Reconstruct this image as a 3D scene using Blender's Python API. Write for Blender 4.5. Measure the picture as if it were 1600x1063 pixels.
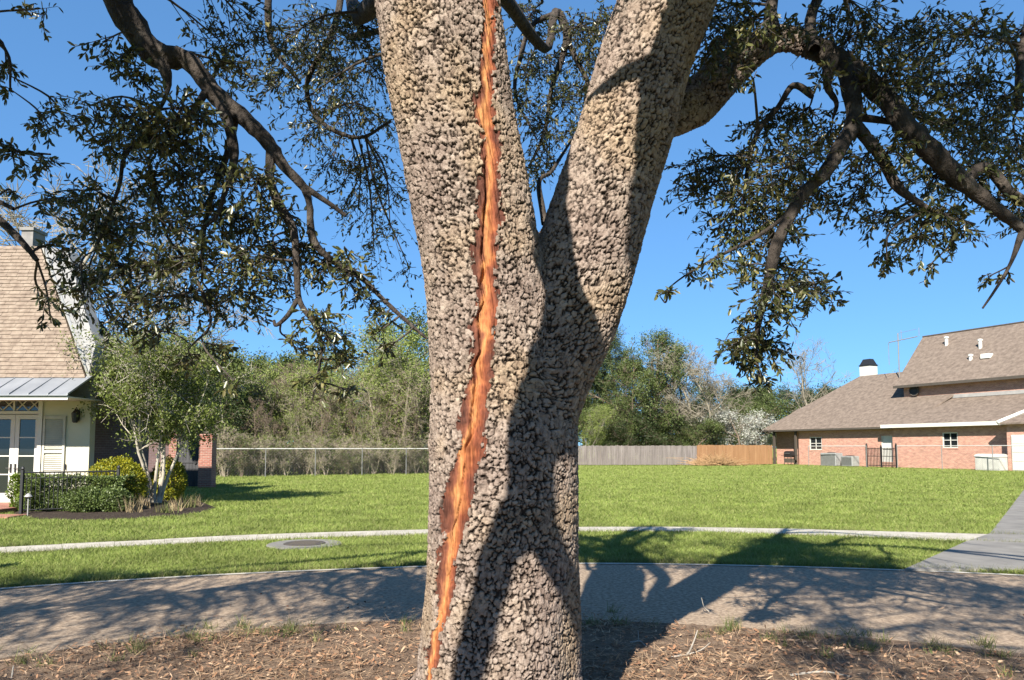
import bpy, math, random
import numpy as np
from mathutils import Vector, Matrix

# ------------------------------------------------------------------ reset
for o in list(bpy.data.objects):
    bpy.data.objects.remove(o)
scene = bpy.context.scene
col = scene.collection
rng = np.random.default_rng(7)
random.seed(7)
R = math.radians

# ------------------------------------------------------------------ camera
FPX = 1150.0                 # focal length in pixels of a 1600 px wide picture
HOR = 700.0                  # picture row of the horizon
EYE = 1.6
PITCH = R(4.0)
PY0 = HOR - FPX * math.tan(PITCH)
cam_d = bpy.data.cameras.new('camera')
cam = bpy.data.objects.new('camera', cam_d)
col.objects.link(cam)
cam.location = (0, 0, EYE)
cam.rotation_euler = (math.pi / 2 + PITCH, 0, 0)
cam_d.sensor_width = 36
cam_d.lens = 36 * FPX / 1600
cam_d.shift_y = (PY0 - 531.5) / 1600
cam_d.clip_end = 3000
scene.camera = cam

# ------------------------------------------------------------------ sky, sun, exposure
SUN_AZ, SUN_EL = R(18), R(36)      # sun stands behind the viewer, to the left
S = np.array([-math.sin(SUN_AZ) * math.cos(SUN_EL), -math.cos(SUN_AZ) * math.cos(SUN_EL), math.sin(SUN_EL)])
world = bpy.data.worlds.new('World')
scene.world = world
world.use_nodes = True
wn = world.node_tree.nodes
sky = wn.new('ShaderNodeTexSky')
sky.sky_type = 'NISHITA'
sky.sun_disc = False
sky.sun_elevation = SUN_EL
sky.sun_rotation = R(198)
sky.air_density = 0.7
sky.dust_density = 0.0
sky.ozone_density = 3.0
wn['Background'].inputs[1].default_value = 0.1
sg = wn.new('ShaderNodeGamma'); sg.inputs[1].default_value = 0.5          # the whole sky: softer gradient, clearer blue
st_ = wn.new('ShaderNodeMix'); st_.data_type = 'RGBA'; st_.blend_type = 'MULTIPLY'; st_.inputs[0].default_value = 1.0
st_.inputs[7].default_value = (0.535, 1.02, 1.55, 1)
world.node_tree.links.new(sky.outputs[0], sg.inputs[0])
world.node_tree.links.new(sg.outputs[0], st_.inputs[6])
world.node_tree.links.new(st_.outputs[2], wn['Background'].inputs[0])
sun_d = bpy.data.lights.new('sun', 'SUN')
sun_d.energy = 5.0
sun_d.angle = R(0.53)
sun_d.color = (1.0, 0.93, 0.82)
sun = bpy.data.objects.new('sun', sun_d)
col.objects.link(sun)
sun.location = (-20, -30, 30)
sun.rotation_euler = Vector(S).to_track_quat('Z', 'Y').to_euler()
vs = scene.view_settings
vs.view_transform = 'Standard'
vs.look = 'None'
vs.exposure = 1.5
vs.gamma = 1
vs.use_curve_mapping = False
scene.render.engine = 'CYCLES'

# ------------------------------------------------------------------ picture <-> place
CP, SP = math.cos(PITCH), math.sin(PITCH)
def P(px, py, Y):
    u = (px - 800) / FPX
    w = (PY0 - py) / FPX
    d = np.array([u, CP - w * SP, SP + w * CP])
    return np.array([0, 0, EYE]) + d * (Y / d[1])
def G(px, py, z=0.0):
    u = (px - 800) / FPX
    w = (PY0 - py) / FPX
    d = np.array([u, CP - w * SP, SP + w * CP])
    return np.array([0, 0, EYE]) + d * ((z - EYE) / d[2])
def project(V):
    dy = V[:, 1] * CP + (V[:, 2] - EYE) * SP
    dz = -V[:, 1] * SP + (V[:, 2] - EYE) * CP
    dy = np.where(dy > 0.05, dy, 0.05)
    return 800 + FPX * V[:, 0] / dy, PY0 - FPX * dz / dy

# ------------------------------------------------------------------ tags and mesh helpers
def tag(o, label=None, cat=None, group=None, kind=None):
    if label: o['label'] = label
    if cat: o['category'] = cat
    if group: o['group'] = group
    if kind: o['kind'] = kind
    return o
def empty(name, loc=(0, 0, 0), rz=0.0):
    o = bpy.data.objects.new(name, None)
    o.empty_display_size = 0.3
    col.objects.link(o)
    o.location = loc
    o.rotation_euler = (0, 0, rz)
    return o
def np_mesh(name, V, Fs):
    me = bpy.data.meshes.new(name)
    V = np.asarray(V, dtype=np.float32)
    if not isinstance(Fs, list): Fs = [Fs]
    Fs = [np.asarray(f, dtype=np.int32) for f in Fs if len(f)]
    me.vertices.add(len(V))
    me.vertices.foreach_set('co', V.ravel())
    idx = np.concatenate([f.ravel() for f in Fs])
    tot = np.concatenate([np.full(len(f), f.shape[1], dtype=np.int32) for f in Fs])
    st = np.concatenate([[0], np.cumsum(tot)[:-1]]).astype(np.int32)
    me.loops.add(len(idx))
    me.loops.foreach_set('vertex_index', idx)
    me.polygons.add(len(tot))
    me.polygons.foreach_set('loop_start', st)
    me.polygons.foreach_set('loop_total', tot)
    me.update(calc_edges=True)
    return me
def link(name, me, m, parent=None, smooth=False):
    o = bpy.data.objects.new(name, me)
    col.objects.link(o)
    if m and not len(me.materials): me.materials.append(m)
    if parent: o.parent = parent
    if smooth: me.polygons.foreach_set('use_smooth', np.ones(len(me.polygons), dtype=bool))
    return o
class MB:
    """collects simple solids of ONE part"""
    def __init__(s): s.v = []; s.f = []
    def poly(s, pts, faces):
        b = len(s.v)
        s.v += [tuple(p) for p in pts]
        s.f += [tuple(b + i for i in f) for f in faces]
        return s
    def box(s, x0, x1, y0, y1, z0, z1):
        p = [(x0,y0,z0),(x1,y0,z0),(x1,y1,z0),(x0,y1,z0),(x0,y0,z1),(x1,y0,z1),(x1,y1,z1),(x0,y1,z1)]
        return s.poly(p, [(0,3,2,1),(4,5,6,7),(0,1,5,4),(1,2,6,5),(2,3,7,6),(3,0,4,7)])
    def bevbox(s, x0, x1, y0, y1, z0, z1, b):
        # box with chamfered top edge and vertical edges
        def ring(i, z): return [(x0+i+b,y0+i,z),(x1-i-b,y0+i,z),(x1-i,y0+i+b,z),(x1-i,y1-i-b,z),(x1-i-b,y1-i,z),(x0+i+b,y1-i,z),(x0+i,y1-i-b,z),(x0+i,y0+i+b,z)]
        pts = ring(0, z0) + ring(0, z1 - b) + ring(b, z1)
        fs = [tuple(range(7, -1, -1)), tuple(range(16, 24))]
        for r in (0, 8):
            for i in range(8):
                j = (i + 1) % 8
                fs.append((r+i, r+j, r+8+j, r+8+i))
        return s.poly(pts, fs)
    def prism(s, pts, d):
        n = len(pts); d = np.array(d)
        q = [tuple(np.array(p) + d) for p in pts]
        fs = [tuple(range(n)), tuple(range(2*n-1, n-1, -1))]
        for i in range(n):
            j = (i + 1) % n
            fs.append((i, n+i, n+j, j))
        return s.poly(list(pts) + q, fs)
    def tube(s, pts, rad, n=6, cap=True):
        V, F = tube_np(pts, rad, n)
        b = len(s.v)
        s.v += [tuple(p) for p in V]
        s.f += [tuple(int(b + i) for i in f) for f in F]
        if cap:
            s.f.append(tuple(b + i for i in range(n - 1, -1, -1)))
            s.f.append(tuple(b + len(V) - n + i for i in range(n)))
        return s
    def lathe(s, prof, c, n=14):
        b = len(s.v)
        for r, z in prof:
            for i in range(n):
                a = 2 * math.pi * i / n
                s.v.append((c[0] + r * math.cos(a), c[1] + r * math.sin(a), c[2] + z))
        for k in range(len(prof) - 1):
            for i in range(n):
                j = (i + 1) % n
                s.f.append((b+k*n+i, b+k*n+j, b+(k+1)*n+j, b+(k+1)*n+i))
        s.f.append(tuple(b + i for i in range(n - 1, -1, -1)))
        s.f.append(tuple(b + (len(prof)-1)*n + i for i in range(n)))
        return s
    def build(s, name, m, parent=None, smooth=False):
        me = bpy.data.meshes.new(name)
        me.from_pydata(s.v, [], s.f)
        me.update()
        return link(name, me, m, parent, smooth)
def tube_np(pts, rad, n=6):
    pts = np.asarray(pts, float); rad = np.asarray(rad, float)
    if rad.ndim == 0: rad = np.full(len(pts), float(rad))
    T = np.gradient(pts, axis=0)
    T /= np.linalg.norm(T, axis=1)[:, None] + 1e-9
    a = np.array([0, 0, 1.0]) if abs(T[0][2]) < 0.9 else np.array([1.0, 0, 0])
    N = np.cross(T[0], a); N /= np.linalg.norm(N)
    ang = np.arange(n) * 2 * math.pi / n
    V = np.empty((len(pts), n, 3))
    for i in range(len(pts)):
        N = N - T[i] * np.dot(N, T[i]); N /= np.linalg.norm(N) + 1e-9
        B = np.cross(T[i], N)
        V[i] = pts[i] + rad[i] * (np.cos(ang)[:, None] * N + np.sin(ang)[:, None] * B)
    k = np.arange(len(pts) - 1)[:, None] * n
    i = np.arange(n)[None, :]; j = (i + 1) % n
    F = np.stack([k + i, k + j, k + n + j, k + n + i], axis=-1).reshape(-1, 4)
    return V.reshape(-1, 3), F
class Acc:
    def __init__(s): s.V = []; s.F = []; s.n = 0
    def add(s, V, F):
        s.V.append(V); s.F.append(np.asarray(F) + s.n); s.n += len(V)
    def mesh(s, name):
        return np_mesh(name, np.concatenate(s.V), [np.concatenate(s.F)])
def smooth_path(pts, rad, per=5):
    """Catmull-Rom through the points"""
    pts = np.asarray(pts, float); rad = np.asarray(rad, float)
    q = np.vstack([2*pts[0]-pts[1], pts, 2*pts[-1]-pts[-2]])
    out, ro = [], []
    for i in range(len(pts) - 1):
        p0, p1, p2, p3 = q[i], q[i+1], q[i+2], q[i+3]
        for t in np.arange(per) / per:
            out.append(0.5*((2*p1)+(-p0+p2)*t+(2*p0-5*p1+4*p2-p3)*t*t+(-p0+3*p1-3*p2+p3)*t**3))
            ro.append(rad[i]*(1-t)+rad[i+1]*t)
    out.append(pts[-1]); ro.append(rad[-1])
    return np.array(out), np.array(ro)
# noise on arrays
_lat = np.random.default_rng(3).random((32, 32, 32)).astype(np.float32)
def vnoise(p):
    f = np.floor(p); t = p - f; t = t * t * (3 - 2 * t)
    i = f.astype(int) & 31; j = (i + 1) & 31
    def L(a, b, c): return _lat[a, b, c]
    x0 = L(i[:,0],i[:,1],i[:,2])*(1-t[:,0])+L(j[:,0],i[:,1],i[:,2])*t[:,0]
    x1 = L(i[:,0],j[:,1],i[:,2])*(1-t[:,0])+L(j[:,0],j[:,1],i[:,2])*t[:,0]
    x2 = L(i[:,0],i[:,1],j[:,2])*(1-t[:,0])+L(j[:,0],i[:,1],j[:,2])*t[:,0]
    x3 = L(i[:,0],j[:,1],j[:,2])*(1-t[:,0])+L(j[:,0],j[:,1],j[:,2])*t[:,0]
    y0 = x0*(1-t[:,1])+x1*t[:,1]; y1 = x2*(1-t[:,1])+x3*t[:,1]
    return y0*(1-t[:,2])+y1*t[:,2]
_jit = np.random.default_rng(5).random((32, 32, 32, 4)).astype(np.float32)
def worley(p):
    f = np.floor(p).astype(int)
    F1 = np.full(len(p), 9.0, np.float32); F2 = F1.copy(); F3 = F1.copy(); idv = np.zeros(len(p), np.float32)
    for dx in (-1, 0, 1):
        for dy in (-1, 0, 1):
            for dz in (-1, 0, 1):
                c = f + np.array([dx, dy, dz])
                J = _jit[c[:,0] & 31, c[:,1] & 31, c[:,2] & 31]
                dv = np.abs(c + J[:, :3] - p)
                d = (0.55 * dv.max(1) + 0.45 * np.sqrt((dv * dv).sum(1))).astype(np.float32)
                a = d < F1
                b = (~a) & (d < F2)
                e = (~a) & (~b) & (d < F3)
                F3 = np.where(a | b, F2, np.where(e, d, F3))
                F2 = np.where(a, F1, np.where(b, d, F2))
                F1 = np.where(a, d, F1)
                idv = np.where(a, J[:, 3], idv)
    return F1, F2, F3, idv
def sstep(a, b, x):
    t = np.clip((x - a) / (b - a), 0, 1)
    return t * t * (3 - 2 * t)

# ------------------------------------------------------------------ materials
ALB = 0.64
def ramp_setup(nt, stops, k=None):
    k = ALB if k is None else k
    stops = [(p, tuple(x * k for x in c)) for p, c in stops]
    r = nt.nodes.new('ShaderNodeValToRGB')
    e = r.color_ramp.elements
    while len(e) < len(stops): e.new(0.5)
    for k, (p, c) in enumerate(stops):
        e[k].position = p; e[k].color = (*c, 1)
    return r
def mat(name, stops, scale=5.0, rough=0.8, bump=0.0, bscale=None, stretch=(1,1,1), detail=6, spec=0.3, coord='pos', metal=0.0, bdist=0.02):
    m = bpy.data.materials.new(name); m.use_nodes = True
    nt = m.node_tree; b = nt.nodes['Principled BSDF']
    b.inputs['Roughness'].default_value = rough
    b.inputs['Specular IOR Level'].default_value = spec
    b.inputs['Metallic'].default_value = metal
    if coord == 'pos':
        g = nt.nodes.new('ShaderNodeNewGeometry'); vec = g.outputs['Position']
    else:
        g = nt.nodes.new('ShaderNodeTexCoord'); vec = g.outputs['Object']
    mp = nt.nodes.new('ShaderNodeMapping'); mp.inputs['Scale'].default_value = stretch
    nt.links.new(vec, mp.inputs[0])
    n = nt.nodes.new('ShaderNodeTexNoise'); n.inputs['Scale'].default_value = scale; n.inputs['Detail'].default_value = detail
    n.inputs['Roughness'].default_value = 0.62
    nt.links.new(mp.outputs[0], n.inputs[0])
    if isinstance(stops[0], (int, float)):
        c = stops; stops = [(0.3, tuple(x*0.82 for x in c)), (0.7, tuple(x*1.12 for x in c))]
    r = ramp_setup(nt, stops)
    nt.links.new(n.outputs[0], r.inputs[0])
    nt.links.new(r.outputs[0], b.inputs['Base Color'])
    if bump:
        n2 = nt.nodes.new('ShaderNodeTexNoise'); n2.inputs['Scale'].default_value = bscale or scale * 6
        n2.inputs['Detail'].default_value = 8
        nt.links.new(mp.outputs[0], n2.inputs[0])
        bp = nt.nodes.new('ShaderNodeBump'); bp.inputs['Strength'].default_value = bump; bp.inputs['Distance'].default_value = bdist
        nt.links.new(n2.outputs[0], bp.inputs['Height'])
        nt.links.new(bp.outputs[0], b.inputs['Normal'])
    return m
def leaf_mat(name, cols, rough=0.45, trans=0.25, spec=0.4, tcol=None):
    m = bpy.data.materials.new(name); m.use_nodes = True
    nt = m.node_tree; b = nt.nodes['Principled BSDF']; out = nt.nodes['Material Output']
    b.inputs['Roughness'].default_value = rough
    b.inputs['Specular IOR Level'].default_value = spec
    g = nt.nodes.new('ShaderNodeNewGeometry')
    n = len(cols)
    r = ramp_setup(nt, [((k + 0.5) / n, c) for k, c in enumerate(cols)])
    nt.links.new(g.outputs['Random Per Island'], r.inputs[0])
    # broad drift of tone through a crown
    nz = nt.nodes.new('ShaderNodeTexNoise'); nz.inputs['Scale'].default_value = 0.9; nz.inputs['Detail'].default_value = 2
    nt.links.new(g.outputs['Position'], nz.inputs[0])
    mr = nt.nodes.new('ShaderNodeMapRange'); mr.inputs[1].default_value = 0.3; mr.inputs[2].default_value = 0.7
    mr.inputs[3].default_value = 0.72; mr.inputs[4].default_value = 1.25
    nt.links.new(nz.outputs[0], mr.inputs[0])
    mx = nt.nodes.new('ShaderNodeVectorMath'); mx.operation = 'SCALE'
    nt.links.new(r.outputs[0], mx.inputs[0]); nt.links.new(mr.outputs[0], mx.inputs['Scale'])
    nt.links.new(mx.outputs[0], b.inputs['Base Color'])
    if trans > 0:
        t = nt.nodes.new('ShaderNodeBsdfTranslucent')
        if tcol: t.inputs[0].default_value = (*tcol, 1)
        else: nt.links.new(mx.outputs[0], t.inputs[0])
        ms = nt.nodes.new('ShaderNodeMixShader'); ms.inputs[0].default_value = trans
        nt.links.new(b.outputs[0], ms.inputs[1]); nt.links.new(t.outputs[0], ms.inputs[2])
        nt.links.new(ms.outputs[0], out.inputs[0])
    return m
def brick_mat(name, c1, c2, mortar, bw=0.2, bh=0.067, bump=0.4, coord='obj'):
    m = bpy.data.materials.new(name); m.use_nodes = True
    nt = m.node_tree; b = nt.nodes['Principled BSDF']
    b.inputs['Roughness'].default_value = 0.85
    tc = nt.nodes.new('ShaderNodeTexCoord')
    sx = nt.nodes.new('ShaderNodeSeparateXYZ'); nt.links.new(tc.outputs['Object'], sx.inputs[0])
    ad = nt.nodes.new('ShaderNodeMath'); ad.operation = 'ADD'
    nt.links.new(sx.outputs[0], ad.inputs[0]); nt.links.new(sx.outputs[1], ad.inputs[1])
    cb = nt.nodes.new('ShaderNodeCombineXYZ'); nt.links.new(ad.outputs[0], cb.inputs[0]); nt.links.new(sx.outputs[2], cb.inputs[1])
    br = nt.nodes.new('ShaderNodeTexBrick')
    br.inputs['Scale'].default_value = 1.0; br.inputs['Brick Width'].default_value = bw; br.inputs['Row Height'].default_value = bh
    br.inputs['Mortar Size'].default_value = 0.007; br.inputs['Bias'].default_value = 0.0
    br.inputs['Color1'].default_value = (*[x*ALB for x in c1], 1); br.inputs['Color2'].default_value = (*[x*ALB for x in c2], 1); br.inputs['Mortar'].default_value = (*[x*ALB for x in mortar], 1)
    nt.links.new(cb.outputs[0], br.inputs[0])
    nz = nt.nodes.new('ShaderNodeTexNoise'); nz.inputs['Scale'].default_value = 2.3; nz.inputs['Detail'].default_value = 8; nz.inputs['Roughness'].default_value = 0.75
    mpn = nt.nodes.new('ShaderNodeMapping'); mpn.inputs['Scale'].default_value = (1, 1, 2.5)
    nt.links.new(tc.outputs['Object'], mpn.inputs[0]); nt.links.new(mpn.outputs[0], nz.inputs[0])
    mr = nt.nodes.new('ShaderNodeMapRange'); mr.inputs[1].default_value = 0.3; mr.inputs[2].default_value = 0.7; mr.inputs[3].default_value = 0.7; mr.inputs[4].default_value = 1.35
    nt.links.new(nz.outputs[0], mr.inputs[0])
    mx = nt.nodes.new('ShaderNodeVectorMath'); mx.operation = 'SCALE'
    nt.links.new(br.outputs[0], mx.inputs[0]); nt.links.new(mr.outputs[0], mx.inputs['Scale'])
    nt.links.new(mx.outputs[0], b.inputs['Base Color'])
    bp = nt.nodes.new('ShaderNodeBump'); bp.inputs['Strength'].default_value = bump; bp.inputs['Distance'].default_value = 0.01; bp.invert = True
    nt.links.new(br.outputs['Fac'], bp.inputs['Height']); nt.links.new(bp.outputs[0], b.inputs['Normal'])
    return m

M = {}
M['bark'] = None
M['limb'] = mat('limb_bark', [(0.3, (0.030,0.023,0.018)), (0.55, (0.066,0.052,0.042)), (0.75, (0.15,0.125,0.10))], 14, 0.9, 1.0, 45, (1,1,0.6), bdist=0.03)
M['twig'] = mat('twig_bark', [(0.3, (0.05,0.04,0.032)), (0.7, (0.10,0.082,0.068))], 9, 0.9)
M['oak_leaf'] = leaf_mat('oak_leaf', [(0.050,0.062,0.019),(0.072,0.086,0.026),(0.098,0.112,0.034),(0.135,0.140,0.042),(0.056,0.068,0.022),(0.24,0.21,0.075)], 0.36, 0.20, 0.5)
M['litter'] = leaf_mat('leaf_litter', [(0.38,0.21,0.12),(0.55,0.34,0.20),(0.24,0.14,0.085),(0.66,0.47,0.31),(0.44,0.23,0.13),(0.17,0.105,0.07)], 0.75, 0.1, 0.2)
M['straw'] = leaf_mat('pine_straw', [(0.60,0.40,0.24),(0.70,0.51,0.33),(0.44,0.27,0.17)], 0.7, 0.1, 0.2)
M['grass'] = leaf_mat('grass_blade', [(0.20,0.27,0.052),(0.26,0.34,0.07),(0.32,0.385,0.10),(0.215,0.29,0.058),(0.42,0.42,0.16),(0.25,0.325,0.066)], 0.6, 0.3, 0.25)
M['tuft'] = leaf_mat('grass_tuft', [(0.12,0.17,0.04),(0.22,0.24,0.08),(0.32,0.29,0.13)], 0.6, 0.3, 0.25)

# ================================================================== GROUND
def lawn_mat():
    m = mat('lawn', [(0.25,(0.21,0.265,0.055)),(0.5,(0.27,0.33,0.075)),(0.72,(0.34,0.37,0.11))], 0.55, 0.95, 0.9, 26, (1,0.55,1), detail=12, spec=0.1, bdist=0.05)
    return m
M['lawn'] = lawn_mat()
me = np_mesh('ground', [(-1500,-200,0),(1500,-200,0),(1500,2500,0),(-1500,2500,0)], np.array([[0,1,2,3]]))
tag(link('ground', me, M['lawn']), 'flat green mown lawn reaching back to the fences', 'lawn', kind='structure')

far_px = [(-420,968),(-200,942),(0,922),(200,908),(400,897),(655,887),(905,882),(1150,885),(1420,893),(1700,906),(2000,925)]
near_px = [(-420,1110),(-200,1068),(0,1033),(200,1006),(400,986),(650,972),(905,972),(1150,984),(1350,1000),(1600,1026),(2000,1080)]
def curve(pxs, n=60, z=0.0):
    g = np.array([G(*p)[:2] for p in pxs])
    q, _ = smooth_path(np.c_[g, np.zeros(len(g))], np.zeros(len(g)), 8)
    return q[:, :2]
far_e, near_e = curve(far_px), curve(near_px)
def ribbon(a, b, z, th=None):
    n = len(a)
    V = np.vstack([np.c_[a, np.full(n, z)], np.c_[b, np.full(n, z)]])
    k = np.arange(n - 1)
    F = np.stack([k, k + 1, n + k + 1, n + k], axis=1)[:, ::-1]
    return V, F
M['road'] = mat('road_chip', [(0.30,(0.20,0.145,0.10)),(0.5,(0.38,0.285,0.20)),(0.68,(0.58,0.455,0.33))], 24, 0.9, 0.8, 130, detail=10, spec=0.2, bdist=0.006)
V, F = ribbon(near_e, far_e, 0.004)
tag(link('road', np_mesh('road', V, F), M['road']), 'worn brownish grey chip-seal lane curving past the oak', 'road', kind='structure')
# pale worn strip where lane meets verge
M['concrete'] = mat('concrete', [(0.3,(0.42,0.385,0.32)),(0.55,(0.57,0.53,0.45)),(0.75,(0.68,0.64,0.55))], 3.5, 0.9, 0.3, 90, spec=0.2, bdist=0.004)
M['drive'] = mat('drive_concrete', [(0.3,(0.20,0.19,0.175)),(0.6,(0.29,0.275,0.25)),(0.8,(0.36,0.34,0.31))], 1.8, 0.9, 0.3, 80, spec=0.2, bdist=0.004)
nrm = np.gradient(far_e, axis=0); nrm = np.c_[-nrm[:,1], nrm[:,0]]; nrm /= np.linalg.norm(nrm, axis=1)[:, None]
V, F = ribbon(far_e - nrm * 0.03, far_e + nrm * 0.07, 0.012)
tag(link('kerb_strip', np_mesh('kerb_strip', V, F), M['concrete']), 'thin pale concrete edging along the grassy side of the lane', 'kerb', kind='structure')
# soil under the oak
M['soil'] = mat('soil', [(0.3,(0.12,0.08,0.055)),(0.5,(0.23,0.16,0.11)),(0.72,(0.36,0.26,0.18))], 9, 0.95, 0.8, 60, detail=12, spec=0.1, bdist=0.03)
q = near_e[::-1]
V = np.vstack([np.c_[near_e + np.array([0, 0.06]), np.full(len(near_e), 0.008)], np.c_[near_e[:, 0] * 1.2, np.full(len(near_e), -6.0), np.full(len(near_e), 0.008)]])
n = len(near_e); k = np.arange(n - 1)
F = np.stack([k, n + k, n + k + 1, k + 1], axis=1)
tag(link('bare_soil', np_mesh('bare_soil', V, F), M['soil']), 'brown soil under leaf litter around the oak', 'soil', kind='structure')

# sidewalk in slabs
top_px = [(-420,886),(-200,870),(0,858),(200,848),(400,838),(655,830),(905,826),(1150,827),(1500,836),(1800,846)]
bot_px = [(-420,902),(-200,884),(0,867),(200,856),(400,846),(655,837),(905,832),(1150,834),(1500,847),(1800,860)]
sw_a, sw_b = curve(bot_px), curve(top_px)
def resample(c, step_n):
    d = np.r_[0, np.cumsum(np.linalg.norm(np.diff(c, axis=0), axis=1))]
    t = np.linspace(0, d[-1], step_n)
    return np.c_[np.interp(t, d, c[:,0]), np.interp(t, d, c[:,1])]
NS = 30
sa, sb = resample(sw_a, NS + 1), resample(sw_b, NS + 1)
sw = tag(empty('sidewalk', (0, 11, 0)), 'narrow pale concrete footpath curving through the lawn', 'footpath', kind='structure')
for i in range(NS):
    a0, a1, b1, b0 = sa[i], sa[i+1], sb[i+1], sb[i]
    c = (a0 + a1 + b0 + b1) / 4
    pts = [c + (p - c) * np.array([0.993, 0.993]) for p in (a0, a1, b1, b0)]
    zt = 0.028 + 0.006 * rng.random()
    o = MB().prism([(p[0], p[1] - 11, zt) for p in pts][::-1], (0, 0, -0.03)).build('slab', M['concrete'], sw)

# driveway in slabs
dr = tag(empty('driveway', (10, 13, 0)), 'grey concrete driveway with flared apron beside the lawn', 'driveway', kind='structure')
L = [G(1412, 894), G(1508, 850), G(1546, 837), G(1575, 800), G(1601, 765), G(1640, 735), G(1668, 722)]
W = [7.5, 5.2, 4.6, 4.6, 4.6, 4.6, 4.6]
M['drive2'] = M['drive']
for i in range(len(L) - 1):
    a, b = L[i], L[i + 1]
    sub = 1 if i < 3 else 2
    for s in range(sub):
        p = a + (b - a) * (s / sub); q = a + (b - a) * ((s + 1) / sub)
        w0, w1 = W[i], W[i + 1]
        mid0, mid1 = p + np.array([w0 / 2, 0, 0]), q + np.array([w1 / 2, 0, 0])
        for (u, v, x, y) in ((p, mid0, mid1, q), (mid0, mid0 + np.array([w0/2,0,0]), mid1 + np.array([w1/2,0,0]), mid1)):
            c = (u + v + x + y) / 4
            pts = [c + (t - c) * 0.994 for t in (u, v, x, y)]
            MB().prism([(t[0] - 10, t[1] - 13, 0.040) for t in pts][::-1], (0, 0, -0.035)).build('slab', M['drive'], dr)
drive_poly = np.array([t[:2] for t in L] + [t[:2] + np.array([w, 0]) for t, w in zip(L[::-1], W[::-1])])
walk_poly = np.vstack([sw_a, sw_b[::-1]])
road_poly = np.vstack([near_e, far_e[::-1]])
def inside(poly, x, y):
    r = np.zeros(len(x), bool)
    j = len(poly) - 1
    for i in range(len(poly)):
        xi, yi = poly[i]; xj, yj = poly[j]
        c = ((yi > y) != (yj > y)) & (x < (xj - xi) * (y - yi) / (yj - yi + 1e-12) + xi)
        r ^= c; j = i
    return r

# manhole collar
mc = G(476, 853)
mh = tag(empty('manhole', tuple(mc)), 'round iron manhole cover in a pale concrete collar on the verge', 'manhole')
MB().lathe([(0.60,0.0),(0.60,0.032),(0.58,0.04),(0.34,0.04),(0.335,0.03)], (0,0,0), 28).build('collar', M['drive'], mh)
M['iron'] = mat('black_iron', (0.018,0.018,0.02), 30, 0.5, spec=0.5)
M['castiron'] = mat('cast_iron', (0.10,0.085,0.07), 30, 0.7, 0.4, 60)
mb = MB().lathe([(0.33,0.03),(0.33,0.046),(0.32,0.05)], (0,0,0), 28)
for kx in range(-2, 3): mb.box(-0.22, 0.22, kx*0.09-0.015, kx*0.09+0.015, 0.049, 0.056)
mb.build('lid', M['castiron'], mh)

# planting bed (mulch)
bed = np.array([G(*p)[:2] for p in [(20,806),(60,812),(120,814),(200,812),(280,807),(325,800),(338,794),(318,786),(280,779),(240,774),(150,772),(60,776),(30,786)]])
M['mulch'] = mat('mulch', [(0.3,(0.035,0.027,0.022)),(0.55,(0.085,0.065,0.052)),(0.75,(0.17,0.135,0.11))], 22, 0.95, 1.0, 70, spec=0.1, bdist=0.04)
bc = bed.mean(0)
V = np.vstack([np.c_[bed, np.full(len(bed), 0.006)], np.c_[bc + (bed - bc) * 0.9, np.full(len(bed), 0.075)], [[bc[0], bc[1], 0.11]]])
n = len(bed); k = np.arange(n); j = (k + 1) % n
F1 = np.stack([k, j, n + j, n + k], axis=1)[:, ::-1]; F2 = np.stack([n + k, n + j, np.full(n, 2 * n)], axis=1)[:, ::-1]
tag(link('mulch_bed', np_mesh('mulch_bed', V, [F1, F2]), M['mulch'], smooth=True), 'dark mulch bed in front of the cream house', 'flower bed', kind='structure')

# grass blades
def blades(x, y, h, w, lean=0.5, z=0.0):
    n = len(x)
    a = rng.random(n) * 2 * math.pi
    dx, dy = np.cos(a) * w / 2, np.sin(a) * w / 2
    l = rng.normal(0, lean, (n, 2)) * h[:, None]
    V = np.empty((n, 3, 3))
    V[:, 0] = np.c_[x - dx, y - dy, np.full(n, z)]
    V[:, 1] = np.c_[x + dx, y + dy, np.full(n, z)]
    V[:, 2] = np.c_[x + l[:, 0], y + l[:, 1], h + z]
    return V.reshape(-1, 3), np.arange(3 * n).reshape(-1, 3)
NB = 680000
yy = 1 / (1 / 8.0 + (1 / 72.0 - 1 / 8.0) * rng.random(NB))
xx = (rng.random(NB) * 2 - 1) * 0.76 * yy
# road's far edge as a function of x
fe = np.interp(xx, far_e[:, 0], far_e[:, 1])
ragged = 0.05 * (vnoise(np.c_[xx * 6, yy * 0, xx * 0]) - 0.35) + 0.16
keep = (yy > fe + ragged) & ~inside(drive_poly, xx, yy) & ~inside(walk_poly, xx, yy) & ~inside(bed, xx, yy) & (np.hypot(xx - mc[0], yy - mc[1]) > 0.36 + 0.26 * rng.random(len(xx)))
xx, yy = xx[keep], yy[keep]
dens = vnoise(np.c_[xx * 1.4, yy * 0.9, xx * 0 + 3])
hh = (0.028 + 0.05 * rng.random(len(xx)) * (0.4 + dens)) * np.clip(0.75 + yy / 55, 0.8, 1.25)
V, F = blades(xx, yy, hh, 0.005 + 0.0008 * yy, 0.75)
tag(link('grass_blades', np_mesh('grass_blades', V, F), M['grass']), 'short green grass blades of the sunlit lawn and verge', 'grass', kind='stuff')
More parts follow.
